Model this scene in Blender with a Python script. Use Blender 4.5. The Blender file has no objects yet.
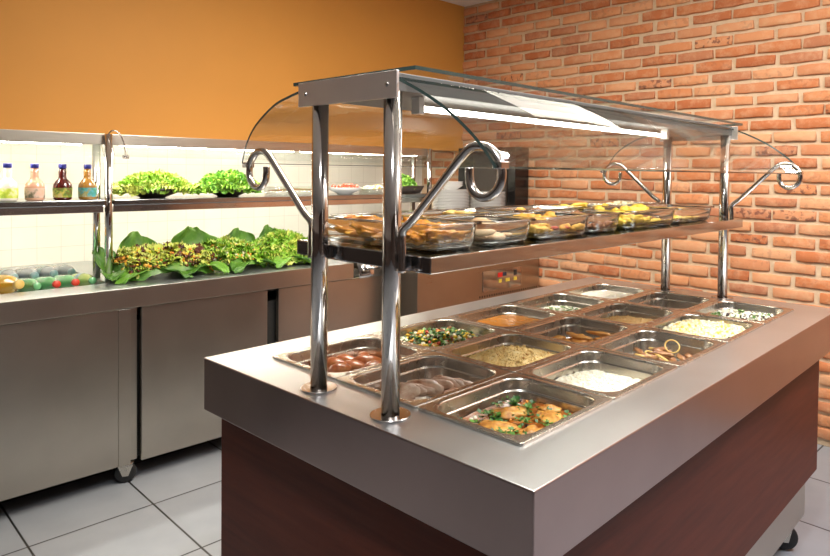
import bpy, math, random
from mathutils import Vector, Matrix, noise
C = bpy.context.scene.collection
PI = math.pi
rnd = random.Random(7)

# ------------------------------------------------------------------ materials
def new_mat(name):
    m = bpy.data.materials.new(name); m.use_nodes = True
    nt = m.node_tree
    return m, nt, nt.nodes['Principled BSDF']

def nd(nt, typ, **kw):
    n = nt.nodes.new(typ)
    for k, v in kw.items():
        if k in n.inputs: n.inputs[k].default_value = v
        else: setattr(n, k, v)
    return n

def ramp(nt, src, stops):
    r = nt.nodes.new('ShaderNodeValToRGB')
    e = r.color_ramp.elements
    while len(e) < len(stops): e.new(0.5)
    for el, (p, c) in zip(e, stops):
        el.position = p; el.color = (*c, 1)
    nt.links.new(src, r.inputs[0])
    return r

def coords(nt, scale=(1, 1, 1), loc=(0, 0, 0)):
    tc = nt.nodes.new('ShaderNodeTexCoord'); mp = nt.nodes.new('ShaderNodeMapping')
    mp.inputs['Scale'].default_value = scale; mp.inputs['Location'].default_value = loc
    nt.links.new(tc.outputs['Object'], mp.inputs[0])
    return mp.outputs[0]

def plain(name, col, rough=.5, metal=0, noise_scale=0, var=.15, bump=0, spec=.5, sss=0, coat=0):
    m, nt, b = new_mat(name)
    b.inputs['Base Color'].default_value = (*col, 1)
    b.inputs['Roughness'].default_value = rough; b.inputs['Metallic'].default_value = metal
    b.inputs['Specular IOR Level'].default_value = spec
    b.inputs['Coat Weight'].default_value = coat
    if sss:
        b.inputs['Subsurface Weight'].default_value = sss; b.inputs['Subsurface Radius'].default_value = (.012, .008, .004)
        b.inputs['Subsurface Scale'].default_value = .5
    if noise_scale:
        v = coords(nt)
        n = nd(nt, 'ShaderNodeTexNoise', Scale=noise_scale, Detail=4.0)
        nt.links.new(v, n.inputs['Vector'])
        r = ramp(nt, n.outputs[0], [(.3, tuple(max(0, c * (1 - var)) for c in col)), (.7, tuple(min(1, c * (1 + var)) for c in col))])
        nt.links.new(r.outputs[0], b.inputs['Base Color'])
        if bump:
            bp = nd(nt, 'ShaderNodeBump', Strength=bump, Distance=.004)
            nt.links.new(n.outputs[0], bp.inputs['Height']); nt.links.new(bp.outputs[0], b.inputs['Normal'])
    return m

def mottled(name, stops, scale, rough=.5, bump=.3, dist=.004, detail=5, stretch=(1, 1, 1), coat=0):
    """A food-like surface: one noise through a ramp of true colours, with a matching relief."""
    m, nt, b = new_mat(name)
    v = coords(nt, stretch)
    n = nd(nt, 'ShaderNodeTexNoise', Scale=scale, Detail=float(detail), Roughness=.6)
    nt.links.new(v, n.inputs['Vector'])
    r = ramp(nt, n.outputs[0], stops)
    nt.links.new(r.outputs[0], b.inputs['Base Color'])
    b.inputs['Roughness'].default_value = rough; b.inputs['Coat Weight'].default_value = coat; b.inputs['Coat Roughness'].default_value = .15
    bp = nd(nt, 'ShaderNodeBump', Strength=bump, Distance=dist)
    nt.links.new(n.outputs[0], bp.inputs['Height']); nt.links.new(bp.outputs[0], b.inputs['Normal'])
    return m

def steel(name, col=(.56, .53, .49), rough=.3, stretch=(3, 120, 120), var=.09, bump=.03):
    m, nt, b = new_mat(name)
    b.inputs['Metallic'].default_value = 1
    v = coords(nt, stretch)
    n = nd(nt, 'ShaderNodeTexNoise', Scale=6.0, Detail=3.0)
    nt.links.new(v, n.inputs['Vector'])
    v2 = coords(nt)
    n2 = nd(nt, 'ShaderNodeTexNoise', Scale=5.0, Detail=4.0)
    nt.links.new(v2, n2.inputs['Vector'])
    mr = nd(nt, 'ShaderNodeMapRange'); mr.inputs[3].default_value = rough - var; mr.inputs[4].default_value = rough + var
    ad = nd(nt, 'ShaderNodeMath', operation='ADD'); ad.use_clamp = False
    ml = nd(nt, 'ShaderNodeMath', operation='MULTIPLY'); ml.inputs[1].default_value = .5
    nt.links.new(n.outputs[0], ad.inputs[0]); nt.links.new(n2.outputs[0], ad.inputs[1]); nt.links.new(ad.outputs[0], ml.inputs[0])
    nt.links.new(ml.outputs[0], mr.inputs[0]); nt.links.new(mr.outputs[0], b.inputs['Roughness'])
    r = ramp(nt, n2.outputs[0], [(.25, tuple(c * .93 for c in col)), (.75, tuple(min(1, c * 1.05) for c in col))])
    nt.links.new(r.outputs[0], b.inputs['Base Color'])
    bp = nd(nt, 'ShaderNodeBump', Strength=bump, Distance=.001)
    nt.links.new(n.outputs[0], bp.inputs['Height']); nt.links.new(bp.outputs[0], b.inputs['Normal'])
    return m

def glass(name, tint=(.97, .99, .985), ior=1.45, gloss=1.0):
    m, nt, b = new_mat(name)
    nt.nodes.remove(b)
    t = nd(nt, 'ShaderNodeBsdfTransparent'); t.inputs[0].default_value = (*tint, 1)
    g = nd(nt, 'ShaderNodeBsdfGlossy'); g.inputs['Roughness'].default_value = .02
    lw = nd(nt, 'ShaderNodeLayerWeight', Blend=.5)          # Schlick's term, the same from both sides of a pane
    f = nd(nt, 'ShaderNodeMath', operation='POWER'); f.inputs[1].default_value = 5
    nt.links.new(lw.outputs['Facing'], f.inputs[0])
    k = nd(nt, 'ShaderNodeMath', operation='MULTIPLY_ADD'); k.inputs[1].default_value = .95 * gloss; k.inputs[2].default_value = ((ior - 1) / (ior + 1)) ** 2
    mx = nd(nt, 'ShaderNodeMixShader')
    nt.links.new(f.outputs[0], k.inputs[0]); nt.links.new(k.outputs[0], mx.inputs[0])
    nt.links.new(t.outputs[0], mx.inputs[1]); nt.links.new(g.outputs[0], mx.inputs[2])
    nt.links.new(mx.outputs[0], nt.nodes['Material Output'].inputs[0])
    return m

def emit(name, col, strength):
    m, nt, b = new_mat(name)
    b.inputs['Base Color'].default_value = (.9, .9, .9, 1)
    b.inputs['Emission Color'].default_value = (*col, 1); b.inputs['Emission Strength'].default_value = strength
    return m

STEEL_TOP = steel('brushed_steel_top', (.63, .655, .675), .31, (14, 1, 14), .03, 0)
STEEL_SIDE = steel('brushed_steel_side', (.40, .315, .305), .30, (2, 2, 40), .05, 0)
STEEL_DOOR = steel('brushed_steel_door', (.49, .45, .39), .30, (14, 14, 1), .035, 0)
STEEL_PAN = steel('satin_steel_pan', (.61, .575, .515), .27, (4, 4, 4), .03, 0)
STEEL_POL = steel('polished_steel_tube', (.68, .66, .65), .09, (10, 10, 1), .02, 0)
STEEL_SHELF = steel('polished_steel_shelf', (.46, .48, .50), .10, (3, 60, 60), .05, .01)
STEEL_HOOK = steel('satin_steel_rod', (.55, .52, .50), .2, (4, 4, 4), .03, 0)
WOOD = mottled('mahogany_laminate', [(.25, (.075, .015, .008)), (.5, (.105, .022, .011)), (.75, (.135, .030, .015))], 3.5, .5, .02, .001, 6, (1, 1, 14))
WOOD.node_tree.nodes['Principled BSDF'].inputs['Specular IOR Level'].default_value = .22
STEEL_TOP.node_tree.nodes['Principled BSDF'].inputs['Metallic'].default_value = .93
STEEL_PLATE = steel('satin_steel_plate', (.80, .75, .73), .42, (3, 60, 60), .04, 0)
GLASS = glass('clear_glass', (.975, .99, .985), 1.45, .6)
GLASS_EDGE = plain('glass_edge', (.035, .06, .055), .12, spec=.7)
def real_glass(name, col):
    m, nt, b = new_mat(name)
    b.inputs['Base Color'].default_value = (*col, 1); b.inputs['Roughness'].default_value = .02
    b.inputs['Transmission Weight'].default_value = 1; b.inputs['IOR'].default_value = 1.47
    return m
SHELF_GLASS = glass('clear_tray_glass', (.955, .975, .97), 1.62, .85)
DISH_GLASS = real_glass('oven_dish_glass', (.97, .985, .98))
DARK = plain('dark_recess', (.012, .011, .010), .6)
RUBBER = plain('black_rubber', (.015, .015, .016), .5)
WHITE_PLASTIC = plain('white_enamel', (.75, .74, .70), .35)
HOUSING = plain('grey_lamp_housing', (.17, .165, .16), .5)
TUBE_LIGHT = emit('fluorescent_tube', (1, .96, .86), 13)
TUBE_LIGHT2 = emit('fluorescent_tube_counter', (1, .95, .82), 50)
TUBE_LIGHT3 = emit('fluorescent_tube_shelf', (1, .95, .82), 16)
BLACK_GLOSS = plain('black_glossy_panel', (.012, .011, .011), .16)
BROWN_GLASS = plain('dark_brown_glass', (.035, .024, .019), .12)
PORCELAIN = plain('white_porcelain', (.72, .72, .71), .22)
CEIL = plain('ceiling_paint', (.82, .81, .79), .8)
ORANGE = plain('orange_paint', (.585, .272, .055), .62, 0, 2.0, .03, 0, .3)
REFLECT_LIGHT = plain('light_reflection_tone', (.55, .52, .50), .8)  # lighter tone on unseen upper walls, chosen to brighten the steel's reflections
REFLECT_DARK = plain('dark_reflection_tone', (.10, .07, .06), .8)  # dark tone on unseen walls, chosen to dim what the steel reflects

# floor tiles
def tile_mat(name, pitch, off, gap, c1, c2, grout, rough, axes='XY', bump=.2):
    m, nt, b = new_mat(name)
    v = coords(nt)
    sp = nd(nt, 'ShaderNodeSeparateXYZ'); nt.links.new(v, sp.inputs[0])
    cells = []; edges = []
    for k, a in enumerate(axes):
        s = nd(nt, 'ShaderNodeMath', operation='SUBTRACT'); s.inputs[1].default_value = off[k]
        nt.links.new(sp.outputs[a], s.inputs[0])
        d = nd(nt, 'ShaderNodeMath', operation='DIVIDE'); d.inputs[1].default_value = pitch
        nt.links.new(s.outputs[0], d.inputs[0])
        fr = nd(nt, 'ShaderNodeMath', operation='FRACT'); nt.links.new(d.outputs[0], fr.inputs[0])
        fl = nd(nt, 'ShaderNodeMath', operation='FLOOR'); nt.links.new(d.outputs[0], fl.inputs[0])
        pp = nd(nt, 'ShaderNodeMath', operation='PINGPONG'); pp.inputs[1].default_value = .5
        nt.links.new(fr.outputs[0], pp.inputs[0])
        edges.append(pp); cells.append(fl)
    mn = nd(nt, 'ShaderNodeMath', operation='MINIMUM')
    nt.links.new(edges[0].outputs[0], mn.inputs[0]); nt.links.new(edges[1].outputs[0], mn.inputs[1])
    g = nd(nt, 'ShaderNodeMapRange'); g.inputs[1].default_value = gap / pitch / 2 * .6; g.inputs[2].default_value = gap / pitch / 2 * 1.3
    nt.links.new(mn.outputs[0], g.inputs[0])
    cb = nd(nt, 'ShaderNodeCombineXYZ'); nt.links.new(cells[0].outputs[0], cb.inputs[0]); nt.links.new(cells[1].outputs[0], cb.inputs[1])
    wn = nd(nt, 'ShaderNodeTexWhiteNoise'); nt.links.new(cb.outputs[0], wn.inputs['Vector'])
    n = nd(nt, 'ShaderNodeTexNoise', Scale=7.0, Detail=5.0); nt.links.new(v, n.inputs['Vector'])
    ad = nd(nt, 'ShaderNodeMath', operation='MULTIPLY_ADD'); ad.inputs[1].default_value = .35
    nt.links.new(wn.outputs[0], ad.inputs[0])
    sc = nd(nt, 'ShaderNodeMath', operation='MULTIPLY'); sc.inputs[1].default_value = .65
    nt.links.new(n.outputs[0], sc.inputs[0]); nt.links.new(sc.outputs[0], ad.inputs[2])
    r = ramp(nt, ad.outputs[0], [(.2, c1), (.8, c2)])
    mx = nd(nt, 'ShaderNodeMix', data_type='RGBA'); mx.inputs[6].default_value = (*grout, 1)
    nt.links.new(g.outputs[0], mx.inputs[0]); nt.links.new(r.outputs[0], mx.inputs[7])
    nt.links.new(mx.outputs[2], b.inputs['Base Color'])
    b.inputs['Roughness'].default_value = rough
    bp = nd(nt, 'ShaderNodeBump', Strength=bump, Distance=.002)
    nt.links.new(g.outputs[0], bp.inputs['Height']); nt.links.new(bp.outputs[0], b.inputs['Normal'])
    return m

FLOOR = tile_mat('grey_floor_tile', .448, (-2.17, -.182), .008, (.26, .285, .32), (.335, .36, .40), (.010, .010, .010), .34)
WALLTILE = tile_mat('white_wall_tile', .115, (.037, .962), .0028, (.80, .78, .70), (.86, .84, .77), (.66, .63, .56), .25, 'YZ', .12)

def brick_mats():
    m, nt, b = new_mat('old_red_brick')
    at = nd(nt, 'ShaderNodeAttribute', attribute_name='tone')
    v = coords(nt)
    n = nd(nt, 'ShaderNodeTexNoise', Scale=16.0, Detail=7.0, Roughness=.65); nt.links.new(v, n.inputs['Vector'])
    n2 = nd(nt, 'ShaderNodeTexNoise', Scale=34.0, Detail=4.0); nt.links.new(v, n2.inputs['Vector'])
    r = ramp(nt, at.outputs['Fac'], [(0, (.44, .13, .045)), (.22, (.56, .20, .075)), (.45, (.63, .275, .125)), (.68, (.66, .33, .17)), (.88, (.55, .22, .10)), (1, (.40, .15, .075))])
    # lime wash remains and dark soot flecks with shapes of their own
    l = ramp(nt, n.outputs[0], [(.46, (0, 0, 0)), (.72, (1, 1, 1))])
    mx = nd(nt, 'ShaderNodeMix', data_type='RGBA'); mx.inputs[7].default_value = (.68, .43, .26, 1)
    k = nd(nt, 'ShaderNodeMath', operation='MULTIPLY'); k.inputs[1].default_value = .55
    nt.links.new(l.outputs[0], k.inputs[0]); nt.links.new(k.outputs[0], mx.inputs[0]); nt.links.new(r.outputs[0], mx.inputs[6])
    at2 = nd(nt, 'ShaderNodeAttribute', attribute_name='soot')
    d = ramp(nt, n2.outputs[0], [(.52, (0, 0, 0)), (.60, (1, 1, 1))])
    k2 = nd(nt, 'ShaderNodeMath', operation='MULTIPLY'); nt.links.new(d.outputs[0], k2.inputs[0]); nt.links.new(at2.outputs['Fac'], k2.inputs[1])
    mx2 = nd(nt, 'ShaderNodeMix', data_type='RGBA'); mx2.inputs[7].default_value = (.14, .05, .035, 1)
    nt.links.new(k2.outputs[0], mx2.inputs[0]); nt.links.new(mx.outputs[2], mx2.inputs[6])
    nt.links.new(mx2.outputs[2], b.inputs['Base Color'])
    b.inputs['Roughness'].default_value = .85
    bp = nd(nt, 'ShaderNodeBump', Strength=.5, Distance=.006)
    nt.links.new(n.outputs[0], bp.inputs['Height']); nt.links.new(bp.outputs[0], b.inputs['Normal'])
    mo = mottled('lime_mortar', [(.3, (.56, .41, .27)), (.7, (.68, .53, .37))], 22, .9, .4, .004)
    return m, mo
BRICK, MORTAR = brick_mats()

# ------------------------------------------------------------------ mesh builder
class MB:
    def __init__(s): s.v = []; s.f = []; s.m = []; s.sm = []; s.attr = {}
    def add(s, vs, fs, mat=0, smooth=False):
        o = len(s.v); s.v.extend([tuple(p) for p in vs])
        for f in fs:
            s.f.append(tuple(i + o for i in f)); s.m.append(mat); s.sm.append(smooth)
        return s
    def box(s, x0, x1, y0, y1, z0, z1, mat=0):
        vs = [(x, y, z) for x in (x0, x1) for y in (y0, y1) for z in (z0, z1)]
        return s.add(vs, [(0, 1, 3, 2), (4, 6, 7, 5), (0, 4, 5, 1), (2, 3, 7, 6), (0, 2, 6, 4), (1, 5, 7, 3)], mat)
    def loft(s, rings, mat=0, smooth=True, cap0=False, cap1=False, closed=True):
        n = len(rings[0]); vs = [p for r in rings for p in r]; fs = []
        for k in range(len(rings) - 1):
            for i in range(n if closed else n - 1):
                j = (i + 1) % n
                fs.append((k * n + i, k * n + j, (k + 1) * n + j, (k + 1) * n + i))
        if cap0: fs.append(tuple(range(n - 1, -1, -1)))
        if cap1: fs.append(tuple((len(rings) - 1) * n + i for i in range(n)))
        return s.add(vs, fs, mat, smooth)
    def lathe(s, prof, n=24, c=(0, 0, 0), mat=0, smooth=True, cap0=True, cap1=True, sx=1, sy=1):
        rings = [[(c[0] + r * sx * math.cos(2 * PI * i / n), c[1] + r * sy * math.sin(2 * PI * i / n), c[2] + z) for i in range(n)] for r, z in prof]
        return s.loft(rings, mat, smooth, cap0, cap1)
    def tube(s, path, r, n=12, mat=0, cap=True):
        P = [Vector(p) for p in path]; rings = []
        t0 = (P[1] - P[0]).normalized()
        a = Vector((0, 1, 0)) if abs(t0.y) < .9 else Vector((1, 0, 0))
        u = t0.cross(a).normalized()
        for i, p in enumerate(P):
            t = (P[min(i + 1, len(P) - 1)] - P[max(i - 1, 0)]).normalized()
            u = (u - t * u.dot(t)).normalized(); w = t.cross(u)
            rr = r[i] if isinstance(r, (list, tuple)) else r
            rings.append([p + (u * math.cos(2 * PI * k / n) + w * math.sin(2 * PI * k / n)) * rr for k in range(n)])
        return s.loft(rings, mat, True, cap, cap)
    def grid(s, fn, nu, nv, mat=0, smooth=True):
        vs = [fn(i / nu, j / nv) for j in range(nv + 1) for i in range(nu + 1)]
        fs = [(j * (nu + 1) + i, j * (nu + 1) + i + 1, (j + 1) * (nu + 1) + i + 1, (j + 1) * (nu + 1) + i) for j in range(nv) for i in range(nu)]
        return s.add(vs, fs, mat, smooth)
    def blob(s, c, r, seed=0, amp=.18, freq=1.6, rot=None, mat=0, nu=14, nv=9, bend=0):
        off = Vector((seed * 3.7, seed * 1.3, seed * 2.1)); rot = rot or Matrix()
        vs = []
        for j in range(nv + 1):
            th = PI * j / nv
            for i in range(nu):
                ph = 2 * PI * i / nu
                d = Vector((math.sin(th) * math.cos(ph), math.sin(th) * math.sin(ph), math.cos(th)))
                k = 1 + amp * noise.noise(d * freq + off) * 2 + amp * .55 * noise.noise(d * freq * 3.1 + off) + amp * .3 * noise.noise(d * freq * 7 + off)
                p = Vector((d.x * r[0] * k, d.y * r[1] * k, d.z * r[2] * k))
                if bend: p.y += bend * (p.x / r[0]) ** 2 * r[0]
                vs.append(Vector(c) + rot @ p)
        fs = []
        for j in range(nv):
            for i in range(nu):
                k = (i + 1) % nu
                a, b_, c_, d_ = j * nu + i, j * nu + k, (j + 1) * nu + k, (j + 1) * nu + i
                fs.append((a, d_, c_, b_))
        return s.add(vs, fs, mat, True)
    def build(s, name, mats, parent=None, loc=(0, 0, 0), rz=0, bevel=0, seg=2, sub=0):
        me = bpy.data.meshes.new(name); me.from_pydata(s.v, [], s.f)
        if not isinstance(mats, (list, tuple)): mats = [mats]
        for m in mats: me.materials.append(m)
        me.polygons.foreach_set('material_index', s.m); me.polygons.foreach_set('use_smooth', s.sm)
        for k, vals in s.attr.items():
            a = me.attributes.new(k, 'FLOAT', 'FACE'); a.data.foreach_set('value', vals)
        me.update()
        o = bpy.data.objects.new(name, me); C.objects.link(o)
        o.location = loc; o.rotation_euler = (0, 0, rz)
        if parent: o.parent = parent
        if bevel:
            b = o.modifiers.new('bevel', 'BEVEL'); b.width = bevel; b.segments = seg; b.limit_method = 'ANGLE'; b.angle_limit = .6
            b.harden_normals = False
        if sub:
            b = o.modifiers.new('sub', 'SUBSURF'); b.levels = sub; b.render_levels = sub
        return o

def tag(o, label=None, cat=None, group=None, kind=None):
    if label: o['label'] = label
    if cat: o['category'] = cat
    if group: o['group'] = group
    if kind: o['kind'] = kind
    return o
def thing(name, label, cat, loc=(0, 0, 0), rz=0, group=None):
    o = bpy.data.objects.new(name, None); C.objects.link(o); o.empty_display_size = .05
    o.location = loc; o.rotation_euler = (0, 0, rz)
    return tag(o, label, cat, group)
def dup(root, loc, rz, label=None, group=None):
    r = root.copy(); C.objects.link(r); r.location = loc; r.rotation_euler = (0, 0, rz)
    if label: r['label'] = label
    if group: r['group'] = group
    for ch in list(root.children):
        c = ch.copy(); C.objects.link(c); c.parent = r
        for g in list(ch.children):
            d = g.copy(); C.objects.link(d); d.parent = c
    return r
def struct(o): o['kind'] = 'structure'; return o
def smooth_path(pts, n=8):
    P = [Vector(p) for p in pts]; out = []
    for i in range(len(P) - 1):
        p0, p1, p2, p3 = P[max(i - 1, 0)], P[i], P[i + 1], P[min(i + 2, len(P) - 1)]
        for k in range(n):
            t = k / n
            out.append(.5 * ((2 * p1) + (p2 - p0) * t + (2 * p0 - 5 * p1 + 4 * p2 - p3) * t * t + (3 * p1 - p0 - 3 * p2 + p3) * t ** 3))
    out.append(P[-1]); return out
def rrect(hx, hy, r, z, n=6, cx=0, cy=0):
    r = min(r, hx, hy); out = []
    for (sx, sy, a0) in ((1, 1, 0), (-1, 1, PI / 2), (-1, -1, PI), (1, -1, 1.5 * PI)):
        for k in range(n + 1):
            a = a0 + PI / 2 * k / n
            out.append((cx + sx * (hx - r) + r * math.cos(a), cy + sy * (hy - r) + r * math.sin(a), z))
    return out
def euler(a, b, c): return Matrix.Rotation(c, 3, 'Z') @ Matrix.Rotation(b, 3, 'Y') @ Matrix.Rotation(a, 3, 'X')

# ------------------------------------------------------------------ frame of the island: the cart stands 2 degrees off the room
TH = math.radians(2.0); TZ = .90
def I(x, y, z=0):
    c, s = math.cos(TH), math.sin(TH)
    return (c * x - s * y, s * x + c * y, z + TZ)

# ------------------------------------------------------------------ room
XR, YB, YF, ZC = 3.3, 2.95, -4.0, 2.69
XO, XT = -2.98, -3.45
struct(MB().box(XT - .1, XR + .1, YF - .1, YB + .1, -.12, 0).build('floor', FLOOR))
struct(MB().box(XT - .1, XR + .1, YF - .1, YB + .1, ZC, ZC + .12).build('ceiling', CEIL))
struct(MB().box(XO - .6, XO, -1.35, YB, 1.56, ZC).build('wall_left_upper', ORANGE))
struct(MB().box(XT - .1, XT, -1.35, YB, 0, 1.56).build('wall_left_lower', WALLTILE))
for nm, a in (('wall_left_front', (XO - .6, XO, YF, -1.35)), ('wall_right', (XR, XR + .1, YF, YB)), ('wall_front', (XT, XR, YF - .1, YF))):
    struct(MB().box(*a, 0, 1.35, 0).box(*a, 1.35, ZC, 1).build(nm, [REFLECT_DARK, REFLECT_DARK if nm == 'wall_right' else REFLECT_LIGHT]))

def brick_wall():
    mb = MB(); tone = []; soot = []
    mb.box(XT - .1, XR + .1, YB + .004, YB + .12, 0, ZC, 1); tone += [0] * 6; soot += [0] * 6
    pitch_z, pitch_x = .0698, .231
    zc = 1.8785 - 26 * pitch_z
    row = 0
    R = random.Random(3)
    while zc < ZC - .02:
        x = XT - .05 + ((row % 2) * .5) * pitch_x + R.uniform(-.02, .02) + (-.6435 + .0 - (XT - .05)) % pitch_x
        while x < XR:
            L = pitch_x - .019 + R.uniform(-.012, .008); H = .0525 + R.uniform(-.004, .003)
            x0, x1 = max(x + R.uniform(-.004, .004), XT), min(x + L, XR)
            if x1 - x0 > .05:
                z0, z1 = max(zc - H / 2 + R.uniform(-.003, .003), .004), zc + H / 2 + R.uniform(-.003, .003)
                d = .012 + R.uniform(-.004, .004); e = .0055
                j = lambda: R.uniform(-.0025, .0025)
                cx, cz, hx, hz = (x0 + x1) / 2, (z0 + z1) / 2, (x1 - x0) / 2, (z1 - z0) / 2
                def ring(ix, y, wob):
                    p = []
                    for (sx, sz) in ((1, 1), (.5, 1), (0, 1), (-.5, 1), (-1, 1), (-1, -1), (-.5, -1), (0, -1), (.5, -1), (1, -1)):
                        q = hx - ix; w = hz - ix
                        cut = .3 if abs(sx) == 1 else 0
                        p.append((cx + sx * (q - cut * 0) + wob[len(p)][0], y, cz + sz * w * (1 - .08 * (abs(sx) == 1)) + wob[len(p)][1]))
                    return p
                wob = [(j(), j()) for _ in range(10)]
                n0 = len(mb.f)
                mb.loft([ring(0, YB + .006, wob), ring(0, YB - d * .45, wob), ring(.002, YB - d * .8, wob), ring(e, YB - d, wob)], 0, True, False, True)
                k = len(mb.f) - n0
                t = R.random(); t = t if R.random() < .85 else (R.choice((0.05, .95)))
                tone += [t] * k; soot += [(.8 if R.random() < .07 else (.22 if R.random() < .3 else 0))] * k
            x += pitch_x
        zc += pitch_z; row += 1
    mb.attr = {'tone': tone, 'soot': soot}
    return struct(mb.build('wall_back', [BRICK, MORTAR]))
brick_wall()

# ------------------------------------------------------------------ buffet island
W, L, HR = 1.054, 1.93, .1375
isl = thing('buffet_island', 'stainless steel buffet island clad in dark reddish wood with a curved glass sneeze guard', 'buffet counter', (0, 0, 0), TH)
GX, GY, PX, PY = .1116, .1187, .272, .3338
x1, x0 = -GX + .002, -GX - 3 * PX - .002
y0, y1 = GY - .002, GY + 5 * PY + .002
def rect(ax0, ax1, ay0, ay1, z): return [(ax0, ay0, z), (ax1, ay0, z), (ax1, ay1, z), (ax0, ay1, z)]
mb = MB()
mb.loft([rect(x0 + .012, x1 - .012, y0 + .012, y1 - .012, TZ - .02), rect(x0 + .012, x1 - .012, y0 + .012, y1 - .012, TZ)], 0, False)
mb.loft([rect(x0 + .012, x1 - .012, y0 + .012, y1 - .012, TZ), rect(-W, 0, 0, L, TZ)], 0, False)
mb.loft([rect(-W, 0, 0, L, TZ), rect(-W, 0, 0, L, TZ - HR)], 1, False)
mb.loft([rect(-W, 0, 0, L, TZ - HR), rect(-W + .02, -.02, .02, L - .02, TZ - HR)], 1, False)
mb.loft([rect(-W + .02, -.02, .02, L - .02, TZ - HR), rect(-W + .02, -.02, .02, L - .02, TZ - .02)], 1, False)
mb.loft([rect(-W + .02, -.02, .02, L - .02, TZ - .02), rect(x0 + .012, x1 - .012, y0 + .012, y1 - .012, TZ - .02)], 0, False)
# weld coincident rings so that the edges can be rounded
import bmesh
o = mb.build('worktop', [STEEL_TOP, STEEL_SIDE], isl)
bm = bmesh.new(); bm.from_mesh(o.data); bmesh.ops.remove_doubles(bm, verts=bm.verts, dist=1e-5); bmesh.ops.recalc_face_normals(bm, faces=bm.faces); bm.to_mesh(o.data); bm.free()
b = o.modifiers.new('bevel', 'BEVEL'); b.width = .003; b.segments = 3; b.limit_method = 'ANGLE'
# bars that carry the pans
for i in (1, 2):
    xx = -GX - i * PX
    MB().box(xx - .007, xx + .007, y0 + .012, y1 - .012, TZ - .016, TZ - .002).build('pan_support_bar', STEEL_PAN, isl)
PXL, PXR, PYN, PYE = -W + .032, -.047, .032, 1.872
MB().box(PXL, PXR, PYN, PYE, TZ - .595, TZ - HR + .001).build('wood_panel', WOOD, isl, bevel=.002)
MB().box(PXL + .05, -.082, PYN + .05, 1.86, TZ - .772, TZ - .5955).build('plinth', STEEL_DOOR, isl, bevel=.002)
def caster(parent, x, y, mats=(RUBBER, STEEL_PAN), r=.048, ang=.5, top=.128):
    m = MB()
    rot = euler(0, 0, ang)
    prof = [(.012, -.014), (r - .014, -.014), (r - .004, -.0125), (r, -.006), (r, .006), (r - .004, .0125), (r - .014, .014), (.012, .014)]
    rings = []
    for rr, h in prof:
        rings.append([Vector((x, y, r + .001)) + rot @ Vector((rr * math.cos(2 * PI * i / 24), h, rr * math.sin(2 * PI * i / 24))) for i in range(24)])
    m.loft(rings, 0, True, True, True)
    w = m.build('caster', mats[0], parent)
    f = MB()
    for sgn in (-1, 1):
        q = [Vector((x, y, r + .001)) + rot @ Vector((a, sgn * .019, c)) for a, c in ((-.012, -.012), (.012, -.012), (.030, top - r - .012), (-.030, top - r - .012))]
        q2 = [p + rot @ Vector((0, sgn * .003, 0)) for p in q]
        f.loft([q, q2], 0, False, True, True)
    f.lathe([(.034, 0), (.034, .011)], 20, (x, y, top - .011))
    f.build('caster_fork', mats[1], w)
for (x, y) in ((-.135, 1.80), (-.135, .15), (-.92, 1.80), (-.92, .15)): caster(isl, x, y)

# posts with base flanges
P1X, P2X, PA, PB, PR = -.637, -.397, .061, 1.847, .0188
ZT = .662
for (x, y) in ((P1X, PA), (P2X, PA), (P1X, PB), (P2X, PB)):
    m = MB(); m.lathe([(PR, 0), (PR, ZT)], 28, (x, y, TZ + .001))
    p = m.build('post', STEEL_POL, isl)
    m = MB(); m.lathe([(.0415, 0), (.0415, .0025), (.0405, .0035), (.0195, .0037)], 40, (x, y, TZ + .0005), smooth=False, cap1=False)
    m.build('base_flange', STEEL_HOOK, p)
# middle shelf
SZ, SX0, SX1, SY0, SY1 = TZ + .325, -.76, -.31, .0835, 1.8085
m = MB()
m.box(SX0, SX1, SY0, SY1, SZ - .034, SZ)
m.build('shelf', STEEL_SHELF, isl, bevel=.0025)
for (x, y) in ((P1X, PA), (P2X, PA)):
    MB().box(x - .012, x + .012, y + PR - .002, SY0 + .001, SZ - .03, SZ - .006).build('shelf_clip', STEEL_HOOK, isl)
for (x, y) in ((P1X, PB), (P2X, PB)):
    MB().box(x - .012, x + .012, SY1 - .001, y - PR + .002, SZ - .03, SZ - .006).build('shelf_clip', STEEL_HOOK, isl)
# scroll brackets
hook = [(.031, .292), (.031, .335), (.031, .372), (.060, .398), (.125, .461), (.185, .519), (.213, .537), (.245, .535), (.268, .517), (.278, .492), (.272, .466), (.252, .450), (.228, .449), (.210, .463), (.204, .482), (.204, .500)]
CXP = (P1X + P2X) / 2
for y in (PA, PB):
    for sgn in (1, -1):
        px_ = P2X if sgn > 0 else P1X
        k = 1.0 if sgn > 0 else 1.08
        pts = [(px_ + sgn * (h * k if h > .05 else h), y, TZ + z) for h, z in hook]
        m = MB(); m.tube(smooth_path(pts, 6), .0085, 12)
        q = m.build('scroll_bracket', STEEL_HOOK, isl)
        for zz in (.30, .352):
            MB().box(px_ + sgn * .016, px_ + sgn * .026, y - .006, y + .006, TZ + zz, TZ + zz + .012).build('bracket_clip', STEEL_HOOK, q)
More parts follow.
